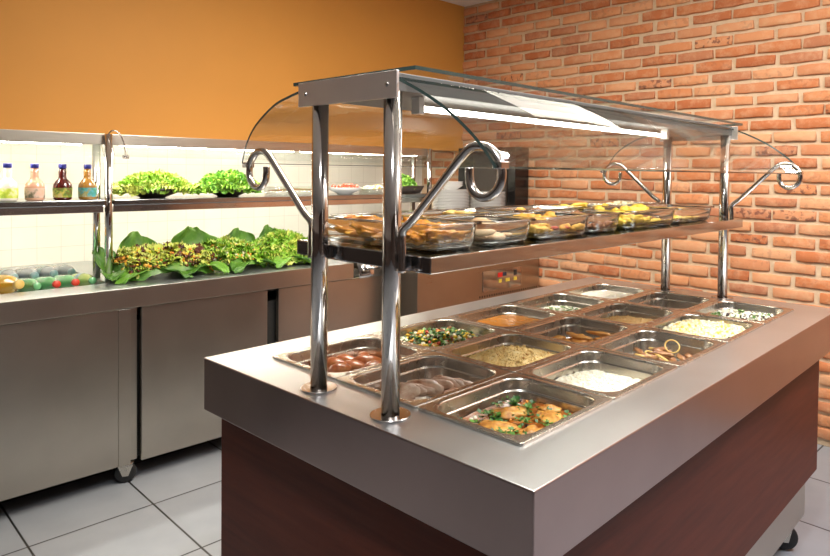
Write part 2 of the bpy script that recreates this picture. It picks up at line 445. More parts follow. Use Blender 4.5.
# canopy: end plates, lamp housing, flat glass top, curved side panes
for y in (.036, 1.868):
    MB().box(-.683, -.357, y - .0025, y + .0045, TZ + .634, TZ + .687).build('end_plate', STEEL_PLATE, isl, bevel=.001)
    m = MB()
for x in (-.655, -.385):
    m.lathe([(.0045, 0), (.0045, .002), (.002, .0035)], 12)
for x in (-.655, -.385):
    mm = MB()
    for (yy, s) in ((.0335, -1),):
        rings = [[(x + r * math.cos(2 * PI * i / 12), yy + s * d, TZ + .661 + r * math.sin(2 * PI * i / 12)) for i in range(12)] for r, d in ((.005, 0), (.005, .0015), (.0025, .003))]
        mm.loft(rings, 0, True, False, True)
    mm.build('plate_screw', STEEL_HOOK, isl)
m = MB(); m.box(-.665, -.378, .041, 1.865, TZ + .650, TZ + .6865); m.build('lamp_housing', HOUSING, isl, bevel=.002)
m = MB(); rings = [[(-.43 + .0065 * math.cos(2 * PI * i / 16), y, TZ + .627 + .0065 * math.sin(2 * PI * i / 16)) for i in range(16)] for y in (.17, 1.36)]
m.loft(rings, 0, True, True, True); tb = m.build('fluorescent_tube', TUBE_LIGHT, isl)
for y in (.155, 1.36): MB().box(-.442, -.418, y, y + .015, TZ + .615, TZ + .6505).build('tube_socket', WHITE_PLASTIC, tb)
def slab(mb, top, bot, ya, yb, edge=1):
    """A pane bent along a profile in x-z: clear faces, dark cut edges."""
    n = len(top)
    vs = [(p[0], y, p[1]) for y in (ya, yb) for p in top] + [(p[0], y, p[1]) for y in (ya, yb) for p in bot]
    fs = []; ms = []
    for i in range(n - 1):
        mb.add([vs[i], vs[i + 1], vs[n + i + 1], vs[n + i]], [(0, 1, 2, 3)], 0, True)
        a = 2 * n
        mb.add([vs[a + i], vs[a + i + 1], vs[a + n + i + 1], vs[a + n + i]], [(3, 2, 1, 0)], 0, True)
        mb.add([vs[i], vs[i + 1], vs[a + i + 1], vs[a + i]], [(3, 2, 1, 0)], edge, False)
        mb.add([vs[n + i], vs[n + i + 1], vs[a + n + i + 1], vs[a + n + i]], [(0, 1, 2, 3)], edge, False)
    for i in (0, n - 1):
        mb.add([vs[i], vs[n + i], vs[3 * n + i], vs[2 * n + i]], [(0, 1, 2, 3)], edge, False)
    return mb
def weld(o):
    bm = bmesh.new(); bm.from_mesh(o.data); bmesh.ops.remove_doubles(bm, verts=bm.verts, dist=1e-6); bmesh.ops.recalc_face_normals(bm, faces=bm.faces); bm.to_mesh(o.data); bm.free(); return o
m = MB(); slab(m, [(-.745, TZ + .6965), (-.335, TZ + .6965)], [(-.745, TZ + .6885), (-.335, TZ + .6885)], .062, 1.858); weld(m.build('flat_glass_top', [GLASS, GLASS_EDGE], isl))
def curved(pts, name):
    path = smooth_path([(p[0], 0, p[1]) for p in pts], 6); t = []; bt = []
    for i, p in enumerate(path):
        d = (path[min(i + 1, len(path) - 1)] - path[max(i - 1, 0)]).normalized(); nrm = Vector((d.z, 0, -d.x))
        t.append((p.x + nrm.x * .003, TZ + p.z + nrm.z * .003)); bt.append((p.x - nrm.x * .003, TZ + p.z - nrm.z * .003))
    m = MB(); slab(m, t, bt, .045, 1.885); return weld(m.build(name, [GLASS, GLASS_EDGE], isl))
curved([(-.372, .674), (-.307, .645), (-.242, .609), (-.181, .564), (-.146, .531), (-.120, .500)], 'curved_glass_pane')
curved([(-.670, .674), (-.735, .662), (-.80, .645), (-.878, .603), (-.922, .558), (-.944, .508)], 'curved_glass_pane')
for y in (PA, PB):
    for x in (-.122, -.942):
        MB().box(x - .010, x + .010, y - .012, y + .012, TZ + .497, TZ + .511).build('glass_clip', STEEL_HOOK, isl, bevel=.002)

# ------------------------------------------------------------------ pans
def pan_mesh():
    m = MB(); hx, hy = PX / 2 - .0015, PY / 2 - .0015
    ix, iy = hx - .0135, hy - .0135
    prof = [(hx, hy, .007, -.0015), (hx, hy, .007, .003), (hx - .0015, hy - .0015, .006, .0042), (ix - .0005, iy - .0005, .050, .0042), (ix - .003, iy - .003, .050, .003), (ix - .0045, iy - .0045, .050, -.002),
            (ix - .006, iy - .006, .049, -.021), (ix - .0095, iy - .0095, .047, -.0235), (ix - .011, iy - .011, .047, -.026), (ix - .016, iy - .016, .046, -.060), (ix - .020, iy - .020, .044, -.067), (ix - .029, iy - .029, .04, -.070)]
    m.loft([rrect(a, b_, r, z, 9) for a, b_, r, z in prof], 0, True, False, True)
    # outside skin
    prof2 = [(hx, hy, .007, -.0015), (hx - .0125, hy - .0125, .04, -.0015), (ix - .002, iy - .002, .05, -.004), (ix - .0145, iy - .0145, .046, -.061), (ix - .029, iy - .029, .04, -.0715)]
    m.loft([list(reversed(rrect(a, b_, r, z, 9))) for a, b_, r, z in prof2], 0, True, False, True)
    return m
pan0 = pan_mesh().build('gastronorm_pan', STEEL_PAN)
b = pan0.modifiers.new('wn', 'WEIGHTED_NORMAL')
foods = {
 (0, 0): 'steel pan of browned sausages behind the two near posts', (1, 0): 'steel pan of sliced roast pork at the near end',
 (2, 0): 'steel pan of chicken in broth with parsley, at the near corner', (0, 1): 'steel pan of colourful chopped salad by the left edge',
 (1, 1): 'steel pan heaped with yellow farofa', (2, 1): 'steel pan of white rice along the right edge',
 (0, 2): 'steel pan filled with smooth orange bean sauce', (1, 2): 'steel pan with orange fried meat strips in the middle',
 (2, 2): 'steel pan with meat and onion rings along the right edge', (0, 3): 'steel pan of white rice flecked with green herbs',
 (1, 3): 'steel pan of tan toasted crumbs, centre column', (2, 3): 'steel pan filled to the rim with pale yellow gratin',
 (0, 4): 'steel pan heaped with plain white rice at the far left corner', (1, 4): 'nearly empty steel pan at the foot of the far posts',
 (2, 4): 'steel pan of white bean salad with green leaves at the far right corner'}
def pan_c(i, j): return (-GX - (2.5 - i) * PX, GY + (j + .5) * PY)
for n, ((i, j), lab) in enumerate(foods.items()):
    o = pan0 if n == 0 else pan0.copy()
    if n: C.objects.link(o)
    x, y = pan_c(i, j); o.location = I(x, y, .0018); o.rotation_euler = (0, 0, TH)
    tag(o, lab, 'food pan', 'steel pans set in the island')

# ------------------------------------------------------------------ food
def sq(u, v, hx, hy, e=5):
    a = max(abs(u), abs(v))
    if a < 1e-6: return (0, 0)
    k = a / (abs(u) ** e + abs(v) ** e) ** (1 / e)
    return (u * k * hx, v * k * hy)
FX, FY = .1035, .1345
def heap(mb, fn, hx=FX, hy=FY, n=30, mat=0, cx=0, cy=0, floor=None):
    def g(a, b_):
        u, v = a * 2 - 1, b_ * 2 - 1
        x, y = sq(u, v, hx, hy)
        return (cx + x, cy + y, fn(x, y, max(abs(u), abs(v))))
    mb.grid(g, n, n, mat)
def octa(mb, c, rot, l, r, mat):
    vs = [rot @ Vector(p) + Vector(c) for p in ((l, 0, 0), (0, r, 0), (0, 0, r), (0, -r, 0), (0, 0, -r), (-l, 0, 0))]
    mb.add(vs, [(0, 1, 2), (0, 2, 3), (0, 3, 4), (0, 4, 1), (5, 2, 1), (5, 3, 2), (5, 4, 3), (5, 1, 4)], mat, True)
def grains(mb, R, n, fn, hx, hy, l, r, mats, cx=0, cy=0, lift=.4):
    for _ in range(n):
        u, v = R.uniform(-.97, .97), R.uniform(-.97, .97); x, y = sq(u, v, hx, hy)
        z = fn(x, y, max(abs(u), abs(v)))
        octa(mb, (cx + x, cy + y, z + r * lift), euler(R.uniform(-3, 3), R.uniform(-.5, .5), R.uniform(0, PI * 2)), l * R.uniform(.8, 1.2), r * R.uniform(.8, 1.2), R.choice(mats))
def chunk(mb, R, c, s, mat):
    rot = euler(R.uniform(0, 6), R.uniform(0, 6), R.uniform(0, 6))
    mb.blob(c, (s * R.uniform(.7, 1.2), s * R.uniform(.6, 1), s * R.uniform(.4, .8)), R.uniform(0, 50), .22, 1.8, rot, mat, 7, 5)
def herb(mb, R, c, s, mat):
    """a curled parsley leaflet cluster"""
    for k in range(R.randint(3, 5)):
        a = R.uniform(0, 6.28); t = R.uniform(.2, .9)
        d = Vector((math.cos(a) * math.cos(t), math.sin(a) * math.cos(t), math.sin(t))); w = Vector((-math.sin(a), math.cos(a), 0))
        p = Vector(c)
        vs = [p, p + d * s * .5 + w * s * .35, p + d * s + Vector((0, 0, -s * .15)), p + d * s * .5 - w * s * .35]
        mb.add(vs, [(0, 1, 2, 3)], mat, True)
RICE = plain('cooked_rice', (.86, .81, .66), .45, sss=.2)
RICE_W = plain('white_rice', (.88, .86, .78), .45, sss=.2)
RICE_D = plain('rice_tan_grain', (.80, .72, .52), .5)  # darker, yellower grains mixed in at random
PARSLEY = plain('parsley_green', (.075, .19, .022), .5, 0, 60, .4)
DKGREEN = plain('dark_leaf_green', (.025, .11, .018), .45, 0, 40, .4)
FAROFA = mottled('yellow_farofa', [(.25, (.84, .55, .17)), (.5, (.95, .72, .31)), (.75, (.96, .80, .46))], 60, .7, .4, .004)
CRUMB_O = plain('toasted_flake', (.62, .30, .07), .6)
TANCRUMB = mottled('tan_crumbs', [(.25, (.50, .29, .10)), (.5, (.70, .47, .20)), (.75, (.80, .60, .32))], 90, .75, .6, .004)
SAUCE = mottled('brown_orange_broth', [(.3, (.14, .035, .008)), (.55, (.26, .075, .012)), (.8, (.36, .13, .02))], 22, .12, .1, .002, coat=.15)
BEAN = mottled('orange_bean_sauce', [(.25, (.30, .105, .016)), (.5, (.36, .135, .022)), (.8, (.44, .19, .04))], 12, .22, .06, .002, coat=.3)
CHICKEN = mottled('stewed_chicken', [(.32, (.20, .060, .010)), (.46, (.40, .17, .025)), (.60, (.52, .27, .05)), (.76, (.66, .44, .14))], 45, .45, .7, .005, coat=.12)
PORK = mottled('roast_pork', [(.36, (.30, .11, .05)), (.47, (.68, .42, .28)), (.64, (.88, .69, .55))], 32, .4, .3, .003, 5, (1, 3, 1), .2)
PORK_CRUST = mottled('pork_crust', [(.3, (.16, .05, .02)), (.7, (.38, .16, .06))], 40, .4, .4, .003)
SAUSAGE = mottled('browned_sausage', [(.25, (.14, .028, .010)), (.48, (.34, .085, .022)), (.75, (.56, .24, .08))], 30, .28, .3, .003, coat=.5)
FRIED = mottled('orange_fried_meat', [(.25, (.42, .14, .025)), (.5, (.66, .29, .06)), (.75, (.80, .46, .15))], 45, .45, .5, .004, coat=.2)
STEAK = mottled('browned_meat', [(.3, (.12, .04, .018)), (.55, (.36, .16, .06)), (.75, (.62, .38, .16))], 45, .4, .5, .004, coat=.2)
ONION = plain('onion_ring', (.72, .50, .16), .3, coat=.3)
GRATIN = mottled('pale_gratin', [(.28, (.70, .52, .16)), (.5, (.82, .72, .42)), (.72, (.86, .82, .62))], 60, .6, .6, .004)
PASTRY = mottled('golden_pastry', [(.30, (.30, .075, .006)), (.45, (.62, .22, .014)), (.60, (.78, .37, .035)), (.78, (.86, .52, .10))], 18, .35, .6, .006, 7, (1, 3, 1), .15)
BREAD = mottled('golden_bread', [(.3, (.66, .34, .06)), (.55, (.80, .52, .14)), (.8, (.86, .66, .28))], 20, .5, .3, .003)
ROLLS = mottled('pale_rolls', [(.3, (.62, .34, .16)), (.55, (.76, .52, .30)), (.8, (.82, .64, .44))], 20, .4, .3, .003, coat=.2)
NUGGET = mottled('yellow_nuggets', [(.3, (.58, .24, .03)), (.55, (.76, .42, .06)), (.8, (.84, .58, .16))], 30, .45, .5, .004)
TOMATO = plain('tomato_red', (.50, .05, .02), .3, coat=.3)
MEATBALL = mottled('meatball_brown', [(.3, (.15, .045, .018)), (.7, (.42, .17, .07))], 40, .45, .5, .004)
POLENTA = mottled('yellow_polenta', [(.3, (.74, .44, .03)), (.6, (.86, .62, .08)), (.85, (.88, .72, .30))], 26, .45, .3, .003)
CARROT = plain('carrot_orange', (.84, .34, .05), .4)
CREAM = plain('pale_cream', (.84, .80, .62), .45, sss=.1)
CORN = plain('corn_yellow', (.82, .56, .04), .35)
BROWNBIT = plain('brown_bit', (.22, .09, .03), .5)
OLIVE = plain('dark_olive', (.05, .03, .03), .3)

def place(mb, name, mats, i, j, label, cat, group=None, stuff=False, dz=0):
    x, y = pan_c(i, j)
    o = mb.build(name, mats, None, I(x, y, dz), TH)
    return tag(o, label, cat, group, 'stuff' if stuff else None)
def mound(z0, h, seed, px=0, py=0, w=.085, rough=.006):
    off = Vector((seed * 9.1, seed * 4.3, seed))
    def f(x, y, e):
        d = ((x - px) ** 2 + (y - py) ** 2) / (w * w)
        return z0 + h * math.exp(-d) + rough * noise.noise(Vector((x, y, 0)) * 38 + off) + rough * .6 * noise.noise(Vector((x, y, 0)) * 110 + off)
    return f

def rice_pan(i, j, name, label, cat, z0, h, mats, choice, n=1900, l=.0038, r=.0011, seed=1, px=0, py=0, w=.085, extra=None):
    R = random.Random(seed); m = MB(); f = mound(z0, h, seed, px, py, w)
    heap(m, f); grains(m, R, n, f, FX, FY, l, r, choice)
    if extra: extra(m, R, f)
    return place(m, name, mats, i, j, label, cat, None, True)
rice_pan(2, 1, 'white_rice', 'fluffy white rice in the pan behind the chicken pan', 'rice', -.042, .022, [RICE, RICE_D], [0, 0, 0, 0, 1], 2600, .0042, .0012, 2, -.01, .0, .085)
def farofa_x(m, R, f):
    for _ in range(60):
        a, b_ = R.gauss(.02, .05), R.gauss(0, .06)
        if abs(a) < FX and abs(b_) < FY: chunk(m, R, (a, b_, f(a, b_, 0) + .002), R.uniform(.003, .007), R.choice([0, 0, 0, 0, 1]))
rice_pan(1, 1, 'yellow_farofa', 'coarse yellow farofa heaped in the centre pan', 'farofa', -.028, .032, [FAROFA, CRUMB_O], [0] * 16 + [1], 2200, .0034, .0020, 3, .0, .01, .08, farofa_x)
def green_x(m, R, f):
    for _ in range(170):
        a, b_ = R.uniform(-.085, .085), R.uniform(-.11, .11)
        herb(m, R, (a, b_, f(a, b_, 0) + .001), R.uniform(.007, .012), R.choice([2, 2, 3]))
rice_pan(0, 3, 'herbed_rice', 'white rice with chopped green herbs in a steel pan', 'rice', -.040, .016, [RICE_W, CREAM, PARSLEY, DKGREEN], [0, 0, 0, 1], 1500, .0048, .0018, 4, .01, -.01, .075, green_x)
rice_pan(1, 3, 'toasted_crumbs', 'tan toasted crumbs in the pan past the orange meat', 'farofa', -.038, .016, [TANCRUMB, CRUMB_O], [0, 0, 0, 0, 1], 1800, .003, .0019, 5)
rice_pan(0, 4, 'plain_rice', 'bright white rice in the far left pan', 'rice', -.022, .022, [RICE_W], [0], 1700, .0048, .0015, 6)
def grat_x(m, R, f):
    for _ in range(420):
        u, v = R.uniform(-.93, .93), R.uniform(-.93, .93); a, b_ = sq(u, v, FX, FY)
        chunk(m, R, (a, b_, f(a, b_, 0) + .001), R.uniform(.003, .007), R.choice([0, 1, 1, 2]))
rice_pan(2, 3, 'pale_gratin', 'flat pale yellow gratin filling its pan to the rim', 'gratin', -.010, .008, [GRATIN, CREAM, POLENTA], [0, 1], 900, .005, .002, 7, 0, 0, .12, grat_x)
def salad_x(m, R, f):
    for _ in range(620):
        u, v = R.uniform(-.93, .93), R.uniform(-.93, .93); a, b_ = sq(u, v, FX, FY)
        c = (a, b_, f(a, b_, 0) + R.uniform(0, .012)); k = R.random()
        if k < .45: herb(m, R, c, R.uniform(.010, .020), R.choice([1, 1, 2]))
        else: chunk(m, R, c, R.uniform(.003, .010), R.choice([3, 3, 3, 4, 4, 5, 6, 6, 7]))
rice_pan(0, 1, 'chopped_salad', 'chopped salad of greens, corn, egg and tomato in a steel pan', 'salad', -.030, .020, [BROWNBIT, PARSLEY, DKGREEN, CREAM, CORN, CARROT, BROWNBIT, TOMATO], [3, 4], 200, .004, .002, 8, 0, 0, .1, salad_x)
def bean_x(m, R, f):
    for _ in range(330):
        u, v = R.uniform(-.9, .9), R.uniform(-.9, .9); a, b_ = sq(u, v, FX, FY)
        c = (a, b_, f(a, b_, 0) + R.uniform(0, .006))
        if R.random() < .15: herb(m, R, c, R.uniform(.010, .022), 1)
        else: chunk(m, R, c, R.uniform(.006, .010), R.choice([0, 0, 3, 4]))
rice_pan(2, 4, 'white_bean_salad', 'white bean salad with green leaves in the far right pan', 'salad', -.030, .012, [CREAM, PARSLEY, DKGREEN, RICE_W, OLIVE], [0], 200, .005, .003, 9, 0, 0, .1, bean_x)
# liquids
def pool(i, j, name, mat, label, cat, z, amp=.0015, mats=None, extra=None, seed=1):
    m = MB(); off = Vector((seed, seed * 2, 0))
    f = lambda x, y, e: z + amp * noise.noise(Vector((x, y, 0)) * 30 + off)
    heap(m, f, FX, FY, 24)
    if extra: extra(m, random.Random(seed), f)
    return place(m, name, mats or [mat], i, j, label, cat, None, True)
pool(0, 2, 'bean_sauce', BEAN, 'smooth orange bean sauce in its steel pan', 'sauce', -.024, .0008, seed=3)
def broth_x(m, R, f):
    for _ in range(95):
        u, v = R.uniform(-.9, .9), R.uniform(-.9, .9); a, b_ = sq(u, v, FX, FY); c = (a, b_, f(a, b_, 0) + R.uniform(.0, .003))
        k = R.random()
        if k < .75: herb(m, R, (a, b_, c[2] + .004), R.uniform(.009, .018), R.choice([1, 2, 2]))
        else: chunk(m, R, c, R.uniform(.004, .008), R.choice([3, 4, 5]))
pool(2, 0, 'broth', SAUCE, 'brown broth with herbs and vegetable bits in the near corner pan', 'sauce', -.037, .002, [SAUCE, PARSLEY, DKGREEN, CARROT, CREAM, OLIVE], broth_x, 4)
R = random.Random(11)
def piece(name, mat, i, j, pos, r, rz, label, cat, group, seed, amp=.16, freq=1.8, tilt=(0, 0), bend=0, nu=22, nv=14):
    m = MB(); m.blob((0, 0, 0), r, seed, amp, freq, euler(tilt[0], tilt[1], 0), 0, nu, nv, bend)
    x, y = pan_c(i, j)
    o = m.build(name, mat, None, I(x + pos[0], y + pos[1], pos[2]), TH + rz)
    return tag(o, label, cat, group)
# chicken in broth
for k, (px_, py_, rx, ry, rz_, lab) in enumerate([(-.005, -.060, .056, .036, .2, 'large golden chicken piece nearest the front of the broth pan'), (-.040, .025, .050, .032, .9, 'golden chicken piece at the left of the broth pan'),
        (.050, .055, .054, .034, -.4, 'golden chicken piece by the right wall of the broth pan'), (.015, .100, .032, .022, .6, 'small chicken piece at the back of the broth pan'), (.062, -.030, .034, .022, 1.2, 'small chicken piece near the right front of the broth pan')]):
    piece('chicken_piece', CHICKEN, 2, 0, (px_, py_, -.035), (rx * .86, ry * .86, .012), rz_, lab, 'chicken', 'chicken pieces in broth', 30 + k, .22, 2.2)
for k, (px_, py_) in enumerate([(-.05, -.03), (.02, -.005), (.03, -.09), (-.01, .07), (.075, .01), (-.07, .07)]):
    m = MB(); RR = random.Random(90 + k)
    for q in range(13): herb(m, RR, (RR.uniform(-.016, .016), RR.uniform(-.012, .012), RR.uniform(0, .004)), RR.uniform(.005, .010), 0)
    x, y = pan_c(2, 0); tag(m.build('parsley_sprig', PARSLEY, None, I(x + px_, y + py_, -.026), TH), 'sprig of green parsley scattered over the chicken in broth', 'herb', 'parsley sprigs on the chicken')
# sausages
for k, (px_, py_, a, l) in enumerate([(-.020, .010, .5, .040), (-.022, .062, 1.0, .044), (-.052, -.022, .2, .036), (-.062, .085, 2.2, .044), (.035, .045, 1.3, .036), (-.002, -.045, .9, .030), (-.080, .035, .4, .036)]):
    piece('sausage', SAUSAGE, 0, 0, (px_, py_, -.040 + .004 * (k % 3)), (l, .021, .020), a, 'short browned sausage lying in the pan behind the near posts', 'sausage', 'browned sausages', 50 + k, .07, 1.2, (0, 0), .18)
# pork slices
for k in range(9):
    m = MB(); RR = random.Random(200 + k)
    rot = euler(-.95 + RR.uniform(-.15, .15), 0, 0)
    m.blob((0, 0, 0), (.046 + RR.uniform(-.010, .006), .029 + RR.uniform(-.006, .004), .0055), 60 + k, .17, 1.7, rot, 0, 24, 10)
    x, y = pan_c(1, 0)
    o = m.build('pork_slice', PORK if k not in (2, 6) else [PORK], None, I(x - .026 + RR.uniform(-.006, .006) + .006 * k, y - .048 + .0155 * k, -.030 + .002 * (k % 2)), TH + .55 + RR.uniform(-.15, .15))
    tag(o, 'thin slice of pale roast pork leaning in the overlapping row', 'meat', 'roast pork slices')
for k, (px_, py_) in enumerate([(-.070, -.030), (.045, .060), (.035, .10)]):
    piece('pork_chunk', PORK, 1, 0, (px_, py_, -.046), (.036, .024, .016), k * .8, 'lump of roast pork beside the overlapping slices', 'meat', 'roast pork lumps', 70 + k)
# orange fried strips
for k in range(20):
    RR = random.Random(300 + k)
    piece('fried_meat_strip', FRIED, 1, 2, (.012 + RR.gauss(0, .026), RR.gauss(.006, .036), -.052 + .0018 * k), (RR.uniform(.022, .042), .0085, .007), RR.uniform(-.6, 1.2), 'orange fried meat strip in the small heap', 'meat', 'orange fried meat strips', 80 + k, .2, 2.0, (0, RR.uniform(-.15, .15)), RR.uniform(-.2, .2), 16, 10)
# meat with onion rings
for k in range(26):
    RR = random.Random(400 + k)
    piece('meat_strip', STEAK, 2, 2, (.005 + RR.gauss(0, .032), RR.gauss(.010, .042), -.052 + .0013 * k), (RR.uniform(.018, .034), .009, .007), RR.uniform(-.8, 1.6), 'browned meat strip in the heap with onion rings', 'meat', 'browned meat strips', 110 + k, .25, 2.0, (0, RR.uniform(-.2, .2)), RR.uniform(-.3, .3), 16, 10)
for k, (px_, py_, pz, t1, t2, r) in enumerate([(.020, .050, -.006, 1.1, .3, .021), (-.01, -.02, -.022, .3, .2, .019), (-.035, -.035, -.030, .2, .4, .021), (.03, -.03, -.024, .5, -.3, .018), (-.03, .05, -.024, .2, -.2, .02)]):
    m = MB(); rot = euler(t1, t2, k)
    rings = []
    for a in range(24):
        ca, sa = math.cos(2 * PI * a / 24), math.sin(2 * PI * a / 24)
        rings.append([rot @ Vector(((r + .0022 * math.cos(2 * PI * q / 8)) * ca, (r + .0022 * math.cos(2 * PI * q / 8)) * sa * .85, .0035 * math.sin(2 * PI * q / 8))) for q in range(8)])
    rings.append(rings[0]); m.loft(rings, 0, True)
    x, y = pan_c(2, 2)
    tag(m.build('onion_slice', ONION, None, I(x + px_, y + py_, pz), TH), 'golden onion ring standing upright on the browned meat' if k == 0 else 'golden onion ring lying among the browned meat strips', 'onion ring', None if k == 0 else 'onion rings on the meat')
# nearly empty pan
m = MB(); RR = random.Random(77)
for _ in range(70):
    a, b_ = RR.gauss(0, .04), RR.gauss(-.03, .05)
    if abs(a) < .085 and abs(b_) < .115: chunk(m, RR, (a, b_, -.065), RR.uniform(.004, .009), RR.choice([0, 1]))
place(m, 'corn_scraps', [POLENTA, CORN], 1, 4, 'few yellow scraps left on the bottom of the nearly empty pan', 'food scraps', None, True)

# ------------------------------------------------------------------ glass dishes on the island shelf
def dish(x0, x1, y0, y1, h, label, name='glass_baking_dish', group='glass baking dishes on the island shelf'):
    h *= 1.12; hx, hy = (x1 - x0) / 2, (y1 - y0) / 2; m = MB(); r = .030; t = .004; s = .014
    prof = [(hx - .008 - s, hy - .008 - s, r * .7, .0012), (hx - s, hy - s, r, .010), (hx - .008, hy - .008, r, h - .006), (hx, hy, r, h - .005), (hx, hy, r, h), (hx - .012, hy - .012, r * .9, h), (hx - .014, hy - .014, r * .9, h - .005), (hx - s - t, hy - s - t, r * .85, .013), (hx - .012 - s - t, hy - .012 - s - t, r * .6, .006)]
    m.loft([rrect(a, b_, q, z, 7) for a, b_, q, z in prof], 0, True, True, True)
    o = m.build(name, DISH_GLASS, None, I((x0 + x1) / 2, (y0 + y1) / 2, .325), TH)
    return tag(o, label, 'glass dish', group), (x0 + x1) / 2, (y0 + y1) / 2, hx - s - .008, hy - s - .008
def fill(d, n, name, mat, label, cat, group, r, seed, zl=(.014, .040), amp=.15, bend=0, rzr=(-.5, .5), sp=1.0):
    o, cx, cy, hx, hy = d; RR = random.Random(seed); r = tuple(q * .80 for q in r); n = int(n * 1.45); zl = (zl[0] * .7, zl[1] * .95)
    if isinstance(mat, list): mats = mat
    else: mats = [mat]
    for k in range(n):
        s = RR.uniform(.8, 1.2)
        ax, ay = max(hx - r[0] * .75, .002), max(hy - r[0] * .6, .002)
        x, y = RR.uniform(-ax, ax) * sp, RR.uniform(-ay, ay) * sp
        z = .0075 + r[2] * .8 + (zl[1] - zl[0]) * (k / max(n - 1, 1))
        m = MB(); m.blob((0, 0, 0), (r[0] * s, r[1] * s, r[2] * s), seed * 3 + k, amp, 1.8, euler(RR.uniform(-.2, .2), RR.uniform(-.15, .15), 0), 0, 16, 10, bend * RR.choice((-1, 1)))
        ob = m.build(name, RR.choice(mats), None, I(cx + x, cy + y, .325 + z), TH + RR.uniform(*rzr))
        tag(ob, label, cat, group)
d1 = dish(-.725, -.325, .100, .275, .054, 'large glass dish of golden pastries at the near end of the shelf')
# golden pastry rolls, side by side
RR = random.Random(5)
for k in range(9):
    x = -.680 + k * .0385; m = MB()
    m.blob((0, 0, 0), (.058, .025, .019), 500 + k, .24, 2.6, euler(RR.uniform(-.3, .3), RR.uniform(-.2, .2), 0), 0, 32, 20, RR.uniform(-.2, .2))
    tag(m.build('pastry_roll', PASTRY, None, I(x, .187 + RR.uniform(-.012, .012), .325 + .029 + RR.uniform(0, .012)), TH + PI / 2 + RR.uniform(-.5, .5)), 'golden baked pastry roll packed in the dish nearest the near posts', 'pastry', 'golden pastry rolls')
d2 = dish(-.525, -.325, .285, .475, .052, 'glass dish of pale filled rolls, second along the front row of the shelf')
fill(d2, 8, 'pale_roll', ROLLS, 'pale pinkish roll in the glass dish beside the golden pastries', 'roll', 'pale rolls', (.050, .020, .018), 600, (.01, .030), .1, .1, (-.4, .4))
d3 = dish(-.525, -.325, .485, .735, .052, 'glass dish of orange nuggets and tomato in the middle of the front row')
fill(d3, 22, 'golden_nugget', NUGGET, 'small orange fried nugget in the dish with tomato', 'nugget', 'orange fried nuggets', (.026, .021, .018), 630, (.01, .036), .25, 0, (-2, 2))
fill(d3, 4, 'tomato_piece', TOMATO, 'red tomato piece lying among the orange nuggets', 'tomato', 'tomato pieces', (.020, .016, .012), 660, (.028, .044), .15, 0, (-2, 2), .9)
d4 = dish(-.515, -.335, .750, .925, .050, 'small glass dish of dark meatballs in the front row of the shelf')
fill(d4, 16, 'meatball', MEATBALL, 'dark brown meatball in the small glass dish', 'meatball', 'dark meatballs', (.019, .018, .017), 690, (.008, .028), .2, 0, (-2, 2))
d5 = dish(-.525, -.325, .940, 1.275, .052, 'glass dish of bright yellow polenta in the front row of the shelf')
fill(d5, 34, 'polenta_piece', POLENTA, 'bright yellow polenta chunk in the front dish', 'polenta', 'yellow polenta chunks', (.027, .020, .018), 720, (.01, .044), .22, 0, (-2, 2))
d6 = dish(-.525, -.335, 1.29, 1.61, .048, 'glass dish of yellow omelette pieces at the far end of the front row')
fill(d6, 20, 'omelette_piece', [POLENTA, BREAD], 'yellow omelette piece in the last front dish of the shelf', 'omelette', 'omelette pieces', (.030, .022, .012), 760, (.004, .026), .2, 0, (-2, 2))
e1 = dish(-.750, -.545, .290, .700, .052, 'long glass dish of golden bread in the rear row, behind the pale rolls')
fill(e1, 14, 'bread_slice', BREAD, 'golden bread slice in the rear dish behind the pale rolls', 'bread', 'golden bread slices', (.055, .030, .012), 800, (.012, .046), .1, 0, (-.4, .6))
e2 = dish(-.750, -.545, .715, 1.045, .052, 'glass dish of brown fried bits in the rear row behind the nuggets')
fill(e2, 26, 'fried_bit', [MEATBALL, NUGGET], 'brown fried bit in the rear dish behind the nuggets', 'fried snack', 'brown fried bits', (.024, .018, .013), 840, (.01, .036), .25, 0, (-2, 2))
e3 = dish(-.750, -.545, 1.060, 1.310, .052, 'glass dish of yellow fries in the rear row behind the polenta')
fill(e3, 26, 'yellow_fry', POLENTA, 'thick yellow fry in the rear dish behind the polenta', 'fries', 'yellow fries', (.034, .011, .010), 880, (.01, .052), .1, 0, (-2, 2))
e4 = dish(-.750, -.545, 1.325, 1.640, .052, 'glass dish of shredded white cabbage at the far end of the rear row')
fo = MB(); RR = random.Random(9); ff = mound(.030, .030, 12, 0, 0, .09, .006)
heap(fo, ff, .082, .135, 20); grains(fo, RR, 500, ff, .078, .130, .013, .0018, [0, 0, 1])
tag(fo.build('shredded_cabbage', [CREAM, BREAD], None, I(-.6475, 1.4825, .325), TH), 'shredded pale cabbage heaped in the far rear dish', 'salad', None, 'stuff')

# ------------------------------------------------------------------ salad counter along the left wall
CX, CT = -2.40, .872
CY0, CY1 = -1.30, 1.46
sc = thing('salad_counter', 'long stainless steel salad counter with sliding doors, an upper shelf and lit hood', 'counter', (0, 0, 0))
WX0, WX1, WY0, WY1 = -3.27, -2.60, -.62, .235          # well for the bottles
mb = MB()
A_ = rect(XT + .004, CX, CY0, CY1, CT); B_ = rect(WX0, WX1, WY0, WY1, CT)
mb.loft([rect(WX0, WX1, WY0, WY1, CT - .15), B_], 0, False, True)
mb.loft([B_, A_], 0, False)
mb.loft([A_, rect(XT + .004, CX, CY0, CY1, CT - .087)], 1, False)
mb.loft([rect(XT + .004, CX, CY0, CY1, CT - .087), rect(XT + .03, CX - .02, CY0 + .02, CY1 - .02, CT - .087)], 1, False)
mb.loft([rect(XT + .03, CX - .02, CY0 + .02, CY1 - .02, CT - .087), rect(WX0 - .02, WX1 + .02, WY0 - .02, WY1 + .02, CT - .16)], 1, False, False, True)
